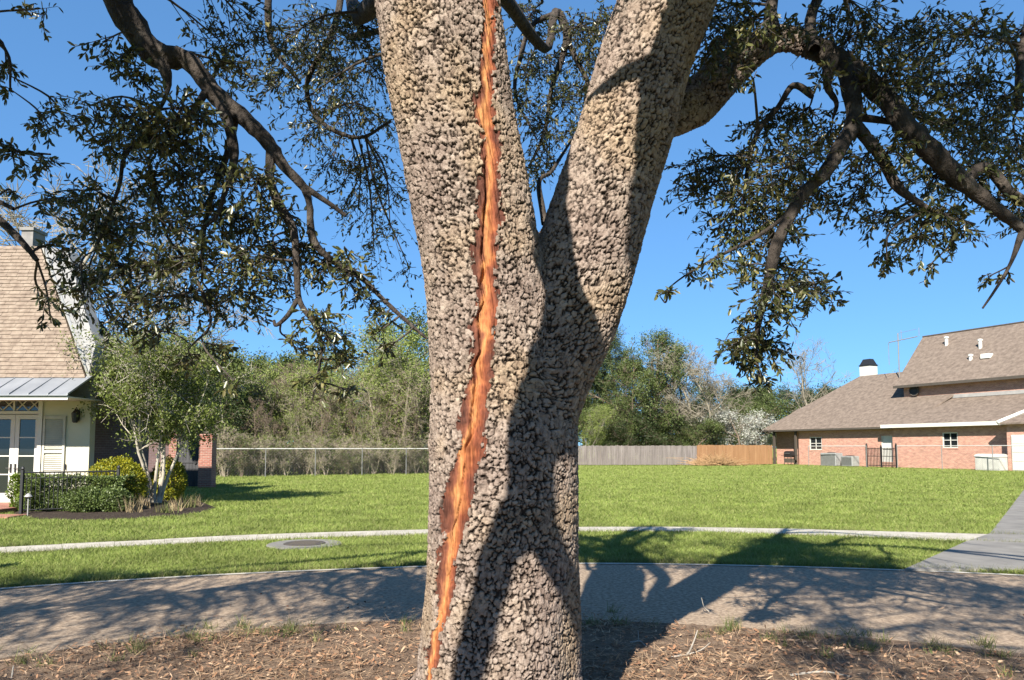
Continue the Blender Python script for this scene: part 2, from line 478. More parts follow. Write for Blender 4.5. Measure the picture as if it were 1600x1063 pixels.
# longer tufts at edges of lane, walk and soil
ex, ey = [], []
for c, off in ((far_e, 0.15), (sw_a, -0.03), (sw_b, 0.04)):
    r = resample(c, 4200); ex.append(r[:, 0] + rng.normal(0, 0.04, len(r))); ey.append(r[:, 1] + off + rng.normal(0, 0.035, len(r)))
r = resample(near_e, 200)
for _ in range(90):
    c = r[rng.integers(20, 180)] + np.array([rng.normal(0, .15), rng.normal(-0.22, 0.22)])
    m_ = rng.integers(12, 40)
    ex.append(c[0] + rng.normal(0, 0.035, m_)); ey.append(c[1] + rng.normal(0, 0.03, m_))
ex, ey = np.concatenate(ex), np.concatenate(ey)
V, F = blades(ex, ey, 0.04 + 0.09 * rng.random(len(ex)), np.full(len(ex), 0.007), 0.6)
tag(link('edge_tufts', np_mesh('edge_tufts', V, F), M['tuft']), 'straggling grass tufts along the edges of lane and footpath', 'grass', kind='stuff')

# leaves: pos, axis x (tip), normal z -> mesh
def leaf_mesh(pos, ax, nz, ln, wd, name, fold=0.25, full=True):
    ax = ax / (np.linalg.norm(ax, axis=1)[:, None] + 1e-9)
    sd = np.cross(nz, ax); sd /= np.linalg.norm(sd, axis=1)[:, None] + 1e-9
    nz = np.cross(ax, sd)
    ln = np.broadcast_to(ln, (len(pos),))[:, None]; wd = np.broadcast_to(wd, (len(pos),))[:, None]
    if full:
        T = [(0,0,0),(0.3,-0.42,0.3),(0.72,-0.46,0.22),(1,0,-0.12),(0.72,0.46,0.22),(0.3,0.42,0.3)]
        F0 = np.array([[0,1,2,3],[0,3,4,5]])
    else:
        T = [(0,0,0),(0.5,-0.5,fold),(1,0,-0.1),(0.5,0.5,fold)]
        F0 = np.array([[0,1,2,3]])
    k = len(T)
    V = np.empty((len(pos), k, 3))
    for i, (a, b, c) in enumerate(T):
        V[:, i] = pos + ax * ln * a + sd * wd * b + nz * wd * c * (1 if not full else fold * 2)
    F = (np.arange(len(pos))[:, None, None] * k + F0[None]).reshape(-1, F0.shape[1])
    return np_mesh(name, V.reshape(-1, 3), F)
def rdir(n, r=rng):
    v = r.normal(size=(n, 3)); return v / np.linalg.norm(v, axis=1)[:, None]
# litter
NL = 105000
lx = rng.random(NL) * 13 - 6; ly = 3.2 + rng.random(NL) * 5.6
ne = np.interp(lx, near_e[:, 0], near_e[:, 1])
spill = (rng.random(NL) < 0.012 + 0.55 * np.exp(-np.clip(ly - ne, 0, 9) / 0.16)) & (ly < ne + 1.8)
patch = vnoise(np.c_[lx * 1.3, ly * 1.3, lx * 0])
keep = ((ly < ne - 0.10 * rng.random(NL)) & (rng.random(NL) < 0.25 + 1.1 * patch)) | (spill & (patch > 0.38))
lx, ly = lx[keep], ly[keep]
nn = len(lx)
ax = rdir(nn); ax[:, 2] *= 0.35
nz = rdir(nn) * 0.6; nz[:, 2] += 1
half = int(nn * 0.45)
pos = np.c_[lx, ly, 0.012 + 0.03 * rng.random(nn)]
tag(link('leaf_litter', leaf_mesh(pos[:half], ax[:half], nz[:half], 0.02 + 0.045 * rng.random(half), 0.007 + 0.016 * rng.random(half), 'leaf_litter'), M['litter']), 'fallen brown oak leaves strewn under the tree', 'leaves', kind='stuff')
tag(link('straw_litter', leaf_mesh(pos[half:], ax[half:], nz[half:], 0.07 + 0.09 * rng.random(nn - half), 0.0035, 'straw_litter', full=False), M['straw']), 'tan straw and needles matted among the fallen leaves', 'straw', kind='stuff')

# ================================================================== THE OAK
oak = tag(empty('oak_tree', (-0.08, 4.0, 0)), 'large forked oak with a long orange split down its grey trunk', 'tree')
def part(name, me, m, smooth=False, kind=None):
    o = link(name, me, m, None, smooth)
    o.parent = oak
    o.matrix_parent_inverse = Matrix.Translation((0.08, -4.0, 0))
    if kind: o['kind'] = kind
    return o
chainA = [(612,-300,4.02,94),(650,-120,4.0,97),(681,0,4.0,98),(699,100,4.0,99),(717,200,4.0,94),(736,300,4.0,96),(752,400,4.0,97),(765,500,4.0,100),(776,600,4.0,104),
          (787,700,4.0,119),(786,800,4.0,119),(783,900,4.0,121),(779,1000,4.0,124),(777,1063,4.0,127),(775,1120,4.0,136),(772,1165,4.0,158),(770,1230,4.0,205)]
chainB = [(1112,-220,4.22,80),(1075,-100,4.2,80),(1041,0,4.18,79),(1006,100,4.15,75),(977,200,4.12,77),(943,300,4.1,80),(914,400,4.07,83),(880,500,4.05,85),(838,600,4.02,86),(813,700,4.0,88),(800,850,4.0,80)]
def chain3(c): return np.array([P(a, b, y) for a, b, y, w in c]), np.array([w * y / FPX * 0.985 for a, b, y, w in c])
CA, RA = chain3(chainA); CB, RB = chain3(chainB)
CA, RA = smooth_path(CA, RA, 3); CB, RB = smooth_path(CB, RB, 3)
def sd_chain(p, C, Rr):
    best = np.full(len(p), 9.0, np.float32)      # p is sorted by height
    z = p[:, 2]
    for i in range(len(C) - 1):
        a, b = C[i].astype(np.float32), C[i+1].astype(np.float32); ab = b - a
        m_ = 0.32
        i0, i1 = np.searchsorted(z, [min(a[2], b[2]) - m_, max(a[2], b[2]) + m_])
        if i1 <= i0: continue
        q = p[i0:i1] - a
        t = np.clip((q @ ab) / (ab @ ab), 0, 1)
        q -= t[:, None] * ab
        d = np.sqrt(np.einsum('ij,ij->i', q, q)) - np.float32(Rr[i]) - np.float32(Rr[i+1] - Rr[i]) * t
        np.minimum(best[i0:i1], d, out=best[i0:i1])
    return best
FLAT = 0.8
# collar where the big right limb leaves the right stem
_c = [(1010,205,4.35,30),(1085,165,4.62,36),(1135,118,4.72,32),(1175,82,4.74,28),(1207,60,4.74,25),(1240,63,4.7,20),(1278,78,4.66,19),(1312,102,4.6,15)]
COL_C = np.array([P(a, b, y) for a, b, y, w in _c]); COL_C[:, 1] = 4.0 + (COL_C[:, 1] - 4.0) / FLAT; COL_R = np.array([w * y / FPX for a, b, y, w in _c])
def sdf(p):
    p = p.copy(); p[:, 1] = 4.0 + (p[:, 1] - 4.0) / FLAT
    d1 = sd_chain(p, CA, RA); d2 = sd_chain(p, CB, RB); d3 = sd_chain(p, COL_C, COL_R)
    # buttress lobes
    ang = np.arctan2(p[:,1] - 4.0, p[:,0] + 0.08)
    d1 = d1 - 0.018 * np.sin(ang * 5 + 0.6) * sstep(1.6, 0.1, p[:, 2]) - 0.008 * np.sin(ang * 3 + p[:,2] * 1.3)
    lump = (vnoise(p * np.array([3.1, 3.1, 1.6])) - 0.5) * 0.05
    k = 0.045
    h = np.clip(0.5 + 0.5 * (d2 - d1) / k, 0, 1)
    d = d2 * (1 - h) + d1 * h - k * h * (1 - h)
    k = 0.03
    h = np.clip(0.5 + 0.5 * (d3 - d) / k, 0, 1)
    d = d3 * (1 - h) + d * h - k * h * (1 - h)
    return d - lump, d1, d2
def closed(C, Rr, n=40):
    V, F = tube_np(C, Rr, n)
    V = np.vstack([V, C[:1], C[-1:]]); m_ = len(V) - 2
    i = np.arange(n); j = (i + 1) % n
    c0 = np.stack([j, i, np.full(n, m_)], 1); c1 = np.stack([m_ - n + i, m_ - n + j, np.full(n, m_ + 1)], 1)
    return V, F, np.vstack([c0, c1])
VV, FQ, FT, off = [], [], [], 0
for C, Rr in ((CA, RA), (CB, RB), (COL_C, COL_R)):
    v, f, t = closed(C, Rr); VV.append(v); FQ.append(f + off); FT.append(t + off); off += len(v)
VV = [np.c_[v[:, 0], 4.0 + (v[:, 1] - 4.0) * FLAT, v[:, 2]] for v in VV]
tmp_me = np_mesh('tmp', np.concatenate(VV), [np.concatenate(FQ), np.concatenate(FT)])
tmp = bpy.data.objects.new('tmp', tmp_me); col.objects.link(tmp)
md = tmp.modifiers.new('r', 'REMESH'); md.mode = 'VOXEL'; md.voxel_size = 0.0043
dg = bpy.context.evaluated_depsgraph_get(); dg.update()
tm = bpy.data.meshes.new_from_object(tmp.evaluated_get(dg))
bpy.data.objects.remove(tmp); bpy.data.meshes.remove(tmp_me)
V = np.empty(len(tm.vertices) * 3, np.float32); tm.vertices.foreach_get('co', V); V = V.reshape(-1, 3)
lt = np.empty(len(tm.polygons), np.int32); tm.polygons.foreach_get('loop_total', lt)
li = np.empty(len(tm.loops), np.int32); tm.loops.foreach_get('vertex_index', li)
assert (lt == 4).all()
Q = li.reshape(-1, 4)
vn = np.empty(len(tm.vertices) * 3, np.float32); tm.vertex_normals.foreach_get('vector', vn); vn = vn.reshape(-1, 3)
bpy.data.meshes.remove(tm)
ok = (vn[:, 1] < 0.45) & (V[:, 2] > -0.05) & (V[:, 2] < 4.55)
Q = Q[ok[Q].all(1)]; u_, inv_ = np.unique(Q, return_inverse=True); V = V[u_]; Q = inv_.reshape(-1, 4)
od = np.argsort(V[:, 2], kind='stable'); V = V[od]; iv = np.empty(len(od), np.int64); iv[od] = np.arange(len(od)); Q = iv[Q]
def grad(p, e=0.006):
    g = np.zeros_like(p)
    for k_ in ((1,-1,-1),(-1,-1,1),(-1,1,-1),(1,1,1)):
        k_ = np.array(k_, np.float32); g += k_ * sdf(p + k_ * np.float32(e * 0.577))[0][:, None]
    return g / (np.linalg.norm(g, axis=1)[:, None] + 1e-9)
N = grad(V)
for _ in range(3):
    d, d1, d2 = sdf(V)
    V = V - N * np.clip(d * 0.9, -0.06, 0.06)[:, None]
N = grad(V, 0.012)
_, d1, d2 = sdf(V)
# grain direction: shear so that plates follow each stem
wB = sstep(-0.03, 0.05, d1 - d2)
axA = np.interp(V[:, 2], CA[::-1, 2], CA[::-1, 0]); axB = np.interp(V[:, 2], CB[::-1, 2], CB[::-1, 0])
sx = V[:, 0] - (axA * (1 - wB) + axB * wB)
p = np.c_[sx, V[:, 1], V[:, 2]]
warp = np.stack([vnoise(p * 16 + 7 * i) - 0.5 for i in range(3)], 1) * 0.026 + np.stack([vnoise(p * 48 + 5 * i) - 0.5 for i in range(3)], 1) * 0.013 + np.stack([vnoise(p * 115 + 3 * i) - 0.5 for i in range(3)], 1) * 0.008
pw = p + warp
F1, F2, F3, cid = worley(pw / np.array([0.0255, 0.0255, 0.0320]))
edge = F2 - F1
area = vnoise(p * np.array([6, 6, 4.0]) + 11)
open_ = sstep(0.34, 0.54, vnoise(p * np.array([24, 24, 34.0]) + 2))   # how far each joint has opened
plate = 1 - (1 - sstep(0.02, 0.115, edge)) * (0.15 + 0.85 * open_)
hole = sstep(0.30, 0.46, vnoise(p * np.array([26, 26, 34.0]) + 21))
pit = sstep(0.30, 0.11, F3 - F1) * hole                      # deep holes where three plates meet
G1, G2, G3, gid = worley(pw / np.array([0.085, 0.085, 0.16]) + 3.3)
furrow = sstep(0.12, 0.0, G2 - G1)
fine = vnoise(p * 150) - 0.5
rough = vnoise(p * np.array([70, 70, 34]) + 4) - 0.5
mid_ = vnoise(p * np.array([30, 30, 16]) + 8) - 0.5
H = 0.0075 * (plate - 1) * (0.6 + 0.6 * area) - 0.014 * pit - 0.004 * furrow + 0.0035 * (cid - 0.5) + 0.0025 * mid_ + 0.0035 * rough + 0.002 * fine
# exposed wood of the split
px, py = project(V)
front = N[:, 1] < -0.05
wy = [-60, 0, 60, 130, 170, 210, 260, 320, 380, 450, 520, 600, 700, 780, 860, 940, 1000, 1063, 1140, 1200]
wl = [752, 754, 756, 750, 745, 750, 754, 746, 738, 737, 736, 727, 708, 693, 685, 679, 667, 655, 640, 632]
wr = [768, 772, 775, 777, 777, 779, 782, 786, 784, 782, 778, 770, 757, 741, 724, 708, 694, 681, 664, 655]
cl, cr = np.interp(py, wy, wl) + 2 * sstep(200, 400, py) - 4 * sstep(300, 100, py), np.interp(py, wy, wr) - 3 * sstep(200, 400, py) + 3 * sstep(300, 100, py)
jag = (vnoise(np.c_[px * 0.0 + 2, py / 30, py * 0]) - 0.5) * 12 + (cid - 0.5) * 11
jag2 = (vnoise(np.c_[px * 0.0 + 9, py / 34, py * 0]) - 0.5) * 11 + (cid - 0.5) * 11
s_in = np.minimum(px - (cl + jag), (cr + jag2) - px)         # >0 inside, in pixels (3.5 mm each)
s_in = np.where(front & (V[:, 1] < 4.0), s_in, -99)
wound = sstep(-1.0, 2.5, s_in)
fib = vnoise(np.c_[p[:, 0] * 150, p[:, 1] * 20, p[:, 2] * 7]) - 0.5
fib2 = vnoise(np.c_[p[:, 0] * 60, p[:, 1] * 20, p[:, 2] * 4.5 + 3]) - 0.5
ck = np.interp(py, [-60, 240, 300, 400, 480, 560, 640, 700, 760, 820, 880, 1063, 1200], [758, 759, 761, 754, 751, 745, 737, 729, 717, 708, 700, 672, 650]) + (vnoise(np.c_[py / 26, py * 0, py * 0 + 1]) - 0.5) * 9
cw = 3.4 * sstep(225, 290, py) * (0.25 + 1.1 * vnoise(np.c_[py / 40, py * 0, py * 0 + 17])) * sstep(930, 800, py)
crack = sstep(1.0, 0.2, np.abs(px - ck) / (cw + 0.3)) * (cw > 0.4)
edgeround = sstep(0, 10, s_in)
Hw = -0.010 - 0.004 * edgeround + 0.014 * fib + 0.014 * fib2 + 0.005 * rough + 0.006 * (vnoise(np.c_[p[:, 0] * 260, p[:, 1] * 30, p[:, 2] * 16]) - 0.5) - 0.035 * crack
lip = sstep(-16, -3, s_in) * (1 - wound)
H = (H + 0.004 * lip) * (1 - wound) + Hw * wound
V2 = V + N * H[:, None]
fw = wound[Q].mean(1) > 0.5
def subset(mask):
    f = Q[mask]; u, inv = np.unique(f, return_inverse=True)
    return V2[u], inv.reshape(-1, 4), u
def attr(me, name, vals):
    a = me.attributes.new(name, 'FLOAT', 'POINT'); a.data.foreach_set('value', np.asarray(vals, np.float32))
vb, fb, ub = subset(~fw)
me = np_mesh('trunk', vb, fb)
attr(me, 'plate_id', cid[ub]); attr(me, 'inner_shade', np.clip(0.70 * (1 - plate[ub]) + pit[ub] * 0.95, 0, 1))  # dark inner bark, with recess shade painted into open joints and pits
def bark_mat():
    m = bpy.data.materials.new('oak_bark'); m.use_nodes = True
    nt = m.node_tree; b = nt.nodes['Principled BSDF']; L = nt.links.new
    b.inputs['Roughness'].default_value = 0.92; b.inputs['Specular IOR Level'].default_value = 0.15
    g = nt.nodes.new('ShaderNodeNewGeometry')
    n1 = nt.nodes.new('ShaderNodeTexNoise'); n1.inputs['Scale'].default_value = 42; n1.inputs['Detail'].default_value = 10; n1.inputs['Roughness'].default_value = 0.7
    n2 = nt.nodes.new('ShaderNodeTexNoise'); n2.inputs['Scale'].default_value = 2.2; n2.inputs['Detail'].default_value = 5
    L(g.outputs['Position'], n1.inputs[0]); L(g.outputs['Position'], n2.inputs[0])
    at = nt.nodes.new('ShaderNodeAttribute'); at.attribute_name = 'plate_id'
    ai = nt.nodes.new('ShaderNodeAttribute'); ai.attribute_name = 'inner_shade'
    ad = nt.nodes.new('ShaderNodeMath'); ad.operation = 'MULTIPLY_ADD'; ad.inputs[1].default_value = 0.22
    L(at.outputs['Fac'], ad.inputs[0]); L(n1.outputs[0], ad.inputs[2])
    r = ramp_setup(nt, [(0.34,(0.150,0.108,0.086)),(0.50,(0.265,0.203,0.163)),(0.68,(0.38,0.303,0.247)),(0.92,(0.53,0.44,0.362))])
    L(ad.outputs[0], r.inputs[0])
    r2 = ramp_setup(nt, [(0.36,(0.86,0.84,0.86)),(0.5,(1.0,1.0,1.0)),(0.64,(1.06,1.0,0.86))], 1.0)
    L(n2.outputs[0], r2.inputs[0])
    mu = nt.nodes.new('ShaderNodeMix'); mu.data_type = 'RGBA'; mu.blend_type = 'MULTIPLY'; mu.inputs[0].default_value = 1
    L(r.outputs[0], mu.inputs[6]); L(r2.outputs[0], mu.inputs[7])
    mx = nt.nodes.new('ShaderNodeMix'); mx.data_type = 'RGBA'
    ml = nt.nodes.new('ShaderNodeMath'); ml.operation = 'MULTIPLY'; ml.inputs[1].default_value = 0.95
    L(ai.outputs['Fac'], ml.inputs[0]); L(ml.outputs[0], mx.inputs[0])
    L(mu.outputs[2], mx.inputs[6]); mx.inputs[7].default_value = (0.018, 0.012, 0.009, 1)  # near-black: inner bark tone deepened by painted shade in the fissures
    L(mx.outputs[2], b.inputs['Base Color'])
    n3 = nt.nodes.new('ShaderNodeTexNoise'); n3.inputs['Scale'].default_value = 150; n3.inputs['Detail'].default_value = 6
    L(g.outputs['Position'], n3.inputs[0])
    bp = nt.nodes.new('ShaderNodeBump'); bp.inputs['Strength'].default_value = 0.9; bp.inputs['Distance'].default_value = 0.006
    L(n3.outputs[0], bp.inputs['Height']); L(bp.outputs[0], b.inputs['Normal'])
    return m
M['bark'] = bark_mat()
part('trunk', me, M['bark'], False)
cv, cq, ct, off = [], [], [], 0
for C, Rr in ((CA, RA), (CB, RB)):
    v, f, t = closed(C, Rr * 0.8, 24); v = np.c_[v[:, 0], 4.0 + (v[:, 1] - 4.0) * FLAT + 0.02, np.maximum(v[:, 2], 0.0)]
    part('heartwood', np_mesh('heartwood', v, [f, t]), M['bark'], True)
vw, fw_, uw = subset(fw)
me = np_mesh('exposed_wood', vw, fw_)
ctr = np.clip((px[uw] - cl[uw]) / (cr[uw] - cl[uw] + 1e-6), 0, 1)
attr(me, 'across', ctr); attr(me, 'split', crack[uw])
def wood_mat():
    m = bpy.data.materials.new('raw_wood'); m.use_nodes = True
    nt = m.node_tree; b = nt.nodes['Principled BSDF']; L = nt.links.new
    b.inputs['Roughness'].default_value = 0.8; b.inputs['Specular IOR Level'].default_value = 0.2
    g = nt.nodes.new('ShaderNodeNewGeometry'); mp = nt.nodes.new('ShaderNodeMapping'); mp.inputs['Scale'].default_value = (1, 1, 0.13)
    L(g.outputs['Position'], mp.inputs[0])
    n1 = nt.nodes.new('ShaderNodeTexNoise'); n1.inputs['Scale'].default_value = 75; n1.inputs['Detail'].default_value = 8; n1.inputs['Roughness'].default_value = 0.65
    L(mp.outputs[0], n1.inputs[0])
    n2 = nt.nodes.new('ShaderNodeTexNoise'); n2.inputs['Scale'].default_value = 9; n2.inputs['Detail'].default_value = 4
    L(g.outputs['Position'], n2.inputs[0])
    at = nt.nodes.new('ShaderNodeAttribute'); at.attribute_name = 'across'
    # heartwood tone across the strip: red edges, honey middle
    ar = ramp_setup(nt, [(0.0,(0.11,0.04,0.025)),(0.22,(0.22,0.075,0.04)),(0.43,(0.52,0.235,0.085)),(0.54,(0.45,0.165,0.06)),(0.74,(0.25,0.072,0.032)),(1.0,(0.11,0.038,0.024))])
    sh = nt.nodes.new('ShaderNodeMath'); sh.operation = 'MULTIPLY_ADD'; sh.inputs[1].default_value = 1.1; 
    sb_ = nt.nodes.new('ShaderNodeMath'); sb_.operation = 'SUBTRACT'; sb_.inputs[1].default_value = 0.5
    L(n2.outputs[0], sb_.inputs[0]); L(sb_.outputs[0], sh.inputs[0]); L(at.outputs['Fac'], sh.inputs[2]); L(sh.outputs[0], ar.inputs[0])
    r1 = ramp_setup(nt, [(0.3,(0.36,0.30,0.27)),(0.48,(0.95,0.93,0.92)),(0.72,(1.45,1.5,1.55))], 1.0)
    L(n1.outputs[0], r1.inputs[0])
    mu = nt.nodes.new('ShaderNodeMix'); mu.data_type = 'RGBA'; mu.blend_type = 'MULTIPLY'; mu.inputs[0].default_value = 1
    L(ar.outputs[0], mu.inputs[6]); L(r1.outputs[0], mu.inputs[7])
    L(mu.outputs[2], b.inputs['Base Color'])
    bp = nt.nodes.new('ShaderNodeBump'); bp.inputs['Strength'].default_value = 0.8; bp.inputs['Distance'].default_value = 0.006
    L(n1.outputs[0], bp.inputs['Height']); L(bp.outputs[0], b.inputs['Normal'])
    return m
M['wood'] = wood_mat()
o = part('exposed_wood', me, M['wood'], True)
o['label'] = 'long orange strip of bare split wood running down the bark'

# ---- limbs ---------------------------------------------------------------
skel = []           # (points, radii, tag)
limb_ends = {}
def limb(pts, name='limb', n=12, per=5, lump=0.0, show=True):
    C, Rr = [], []
    for q in pts:
        if q[0] == 'w': C.append(np.array(q[1:4], float)); Rr.append(q[4])
        else: C.append(P(q[0], q[1], q[2])); Rr.append(q[3] / 2 * q[2] / FPX)
    C, Rr = smooth_path(C, Rr, per)
    Rr = Rr * (1 + 0.22 * (vnoise(C * 6.0) - 0.5))
    C = C + (np.stack([vnoise(C * 3.5 + 9 * i) for i in range(3)], 1) - 0.5) * 0.035 * np.clip(Rr / 0.05, 0.3, 1)[:, None]
    V, F = tube_np(C, Rr, n)
    if Rr.max() > 0.03:
        c_ = np.repeat(C, n, axis=0)
        V = c_ + (V - c_) * (1 + 0.26 * (vnoise(V * 24) - 0.5) + 0.2 * (vnoise(V * 60) - 0.5))[:, None]
    part(name, np_mesh(name, V, F), M['limb'], True)
    skel.append((C, Rr))
    return C, Rr
def W_(x, y, z, r): return ('w', x, y, z, r)
# crown stems above the picture
limb([W_(*CA[3], RA[3]*0.92), W_(-0.72,4.1,5.4,0.2), W_(-0.95,4.2,6.2,0.14), W_(-0.9,4.4,7.2,0.11), W_(-0.8,4.5,7.9,0.05)], n=20)
limb([W_(*CB[3], RB[3]*0.9), W_(1.35,4.35,5.3,0.16), W_(1.75,4.5,6.1,0.11), W_(2.0,4.6,7.0,0.09), W_(2.2,4.7,7.6,0.04)], n=20)
# left limb
limb([W_(-0.72,4.1,5.0,0.15), W_(-1.5,4.2,5.35,0.12), W_(-2.15,4.25,4.9,0.09), (182,-14,4.25,40),(213,48,4.25,42),(250,86,4.25,44),(292,92,4.25,29),(318,122,4.25,28),(342,150,4.25,30),(382,184,4.25,26),(420,222,4.25,22),(445,258,4.25,17),(474,290,4.25,14),(484,318,4.25,11),(489,378,4.25,13),(530,415,4.3,9),(562,432,4.3,9),(602,472,4.3,7),(640,506,4.3,6),(668,530,4.3,4)])
limb([(474,290,4.25,12),(500,308,4.25,9),(520,322,4.25,8),(541,338,4.25,7)], n=8)
limb([(342,148,4.25,24),(356,190,4.2,17),(366,250,4.2,13),(352,300,4.2,9),(338,338,4.2,6),(300,372,4.2,4)], n=8)
limb([(250,86,4.25,30),(258,110,4.2,18),(262,140,4.2,9),(250,170,4.2,5)], n=8)
limb([(424,228,4.25,16),(424,280,4.2,14),(438,322,4.2,15),(458,360,4.2,13),(464,420,4.2,11),(468,470,4.2,9),(490,505,4.2,8),(502,540,4.2,5),(496,590,4.2,4),(488,625,4.2,3)], n=8)
limb([(466,466,4.2,8),(450,492,4.2,8),(432,508,4.2,6),(428,500,4.2,5)], n=7)
limb([(330,130,4.25,15),(300,175,4.15,10),(270,205,4.1,8),(200,235,4.1,7),(186,290,4.1,6),(168,345,4.1,5),(150,390,4.1,4)], n=8)
limb([(366,180,4.25,16),(352,250,4.4,9),(330,310,4.4,8),(320,360,4.4,6),(316,440,4.4,4)], n=8)
limb([(230,245,4.1,8),(244,300,4.2,7),(262,370,4.2,5),(300,420,4.2,5),(330,500,4.2,4),(300,540,4.2,3)], n=7)
# boughs at the far left
limb([W_(-1.5,4.2,5.35,0.1), W_(-3.1,4.0,4.9,0.09), W_(-3.75,4.0,4.2,0.06), W_(-3.5,4.1,3.3,0.03), (-60,300,4.1,14),(0,345,4.1,12),(40,385,4.1,10),(58,408,4.1,7)], n=9)
limb([(-60,296,4.1,12),(-10,312,4.1,9),(22,327,4.1,6)], n=7)
limb([W_(-3.75,4.0,4.2,0.05),(-70,30,4.0,12),(-10,60,4.0,9),(14,90,4.0,5),(16,140,4.0,3)], n=7)
limb([(-70,120,4.0,10),(-30,200,4.0,8),(20,235,4.0,5),(80,242,4.0,3)], n=7)
# right limb: out of the collar, arching over and down
limb([(1262,70,4.62,38),(1290,88,4.6,38),(1316,104,4.58,38),(1345,122,4.5,36),(1380,150,4.4,32),(1412,195,4.3,34),(1445,232,4.3,36),(1480,262,4.3,32),(1515,292,4.3,26),(1558,328,4.3,19),(1602,362,4.3,16),(1680,430,4.3,12),(1750,470,4.3,8)], n=16)
limb([(1322,108,4.55,34),(1330,160,4.4,28),(1328,198,4.35,28),(1308,235,4.3,24),(1287,272,4.25,22),(1258,302,4.25,20),(1240,330,4.25,20),(1218,372,4.25,20),(1206,410,4.25,19),(1196,460,4.25,14),(1184,510,4.25,9),(1182,560,4.25,6),(1190,596,4.25,3)], n=10)
limb([(1330,190,4.35,22),(1355,220,4.35,20),(1380,250,4.35,20),(1402,290,4.3,18),(1428,312,4.3,12),(1470,335,4.3,8),(1524,352,4.3,5)], n=9)
limb([(1335,182,4.45,12),(1370,186,4.45,12),(1400,192,4.4,9)], n=8)
limb([(1298,95,4.5,26),(1292,135,4.5,14),(1306,160,4.5,8),(1300,185,4.5,4)], n=8)
limb([(1270,150,4.7,13),(1240,135,4.7,10),(1215,170,4.7,9),(1185,205,4.7,9),(1168,260,4.7,6),(1160,330,4.7,4)], n=7)
limb([(1500,285,4.3,22),(1540,262,4.35,18),(1575,300,4.35,16),(1620,330,4.4,14),(1700,400,4.4,8)], n=8)
limb([(1207,58,4.5,30),(1204,20,4.6,22),(1215,-60,4.8,20),W_(1.9,5.0,5.4,0.05)], n=8)
limb([(1600,362,4.3,12),(1580,410,4.25,6),(1553,455,4.25,4),(1535,482,4.25,3)], n=6)
limb([(1240,330,4.25,8),(1180,372,4.35,6),(1120,402,4.4,5),(1068,432,4.5,3),(1030,462,4.5,2)], n=6)
limb([(1272,82,4.5,20),(1268,30,4.7,18),(1300,-60,4.9,15),W_(2.2,5.2,5.2,0.03)], n=8)
limb([(1590,170,4.6,12),(1595,90,4.7,14),(1610,10,4.8,16),W_(3.6,5,5.2,0.05)], n=8)
# boughs seen between and behind the stems
limb([W_(-0.5,4.3,4.9,0.09), W_(-0.1,5.6,5.2,0.06), W_(0.3,6.6,5.3,0.045), (868,20,7.0,13),(885,60,7.0,13),(862,140,7.0,8),(850,210,7.0,6),(826,262,7.0,5)], n=8)
limb([(885,62,7.0,11),(905,100,6.9,9),(928,160,6.8,6),(918,220,6.8,5)], n=7)
limb([(870,20,7.0,9),(830,42,7.0,8),(812,95,7.0,8),(806,150,7.0,5),(840,220,7.0,3)], n=7)
limb([W_(0.2,4.45,2.98,0.022),(842,285,4.6,8),(862,268,4.7,6),(880,240,4.9,5),(905,200,5.1,3)], n=7)
limb([W_(-0.6,4.4,4.7,0.09), W_(-1.2,5.6,5.0,0.07), (540,-30,6.6,13),(520,50,6.6,10),(480,130,6.6,8),(500,190,6.6,8),(560,215,6.6,6),(612,190,6.6,4)], n=8)
limb([(545,60,6.2,10),(580,52,6.0,10),(610,48,5.6,11), W_(-0.7,4.5,4.0,0.04)], n=7)
limb([(420,-20,6.0,12),(418,40,6.0,11),(430,80,6.0,8),(470,130,6.0,4)], n=7)
# limb reaching forward over the viewer: its shadow falls on the trunk
def SH(px_, py_, t, w, Y=3.66):
    q = P(px_, py_, Y) + S * t
    return ('w', q[0], q[1], q[2], w / 2 * Y / FPX)
fork = SH(822, 790, 3.35, 66)
limb([W_(-0.8,4.05,6.1,0.13), W_(-0.62,3.3,5.75,0.12), SH(812,-120,1.7,66), SH(828,80,1.9,62), SH(842,250,2.05,60), SH(862,400,2.15,72), SH(882,500,2.3,104), SH(858,575,2.5,96), SH(840,640,2.8,82), SH(826,710,3.05,68), fork, SH(786,850,3.65,54), SH(765,910,3.95,50), SH(745,985,4.25,48), SH(728,1063,4.6,44), SH(700,1180,5.1,36), SH(660,1320,5.8,22)], n=14)
limb([fork, SH(850,835,3.6,56), SH(876,880,3.85,48), SH(893,930,4.15,42), SH(905,1000,4.5,36), SH(930,1100,5.1,26), SH(960,1240,5.9,14)], n=12)
limb([W_(1.3,4.3,5.2,0.13), W_(0.75,3.2,5.35,0.12), SH(1098,10,1.5,110,3.9), SH(1064,90,1.8,98,3.9), SH(1040,170,2.1,86,3.9), SH(1026,250,2.5,70,3.9), SH(1010,320,2.9,50,3.9), SH(990,400,3.5,24,3.9)], n=10)
limb([SH(1076,90,1.8,50,3.9), SH(1000,110,2.0,34,3.9), SH(950,118,2.3,22,3.9), SH(905,110,2.7,12,3.9)], n=7)
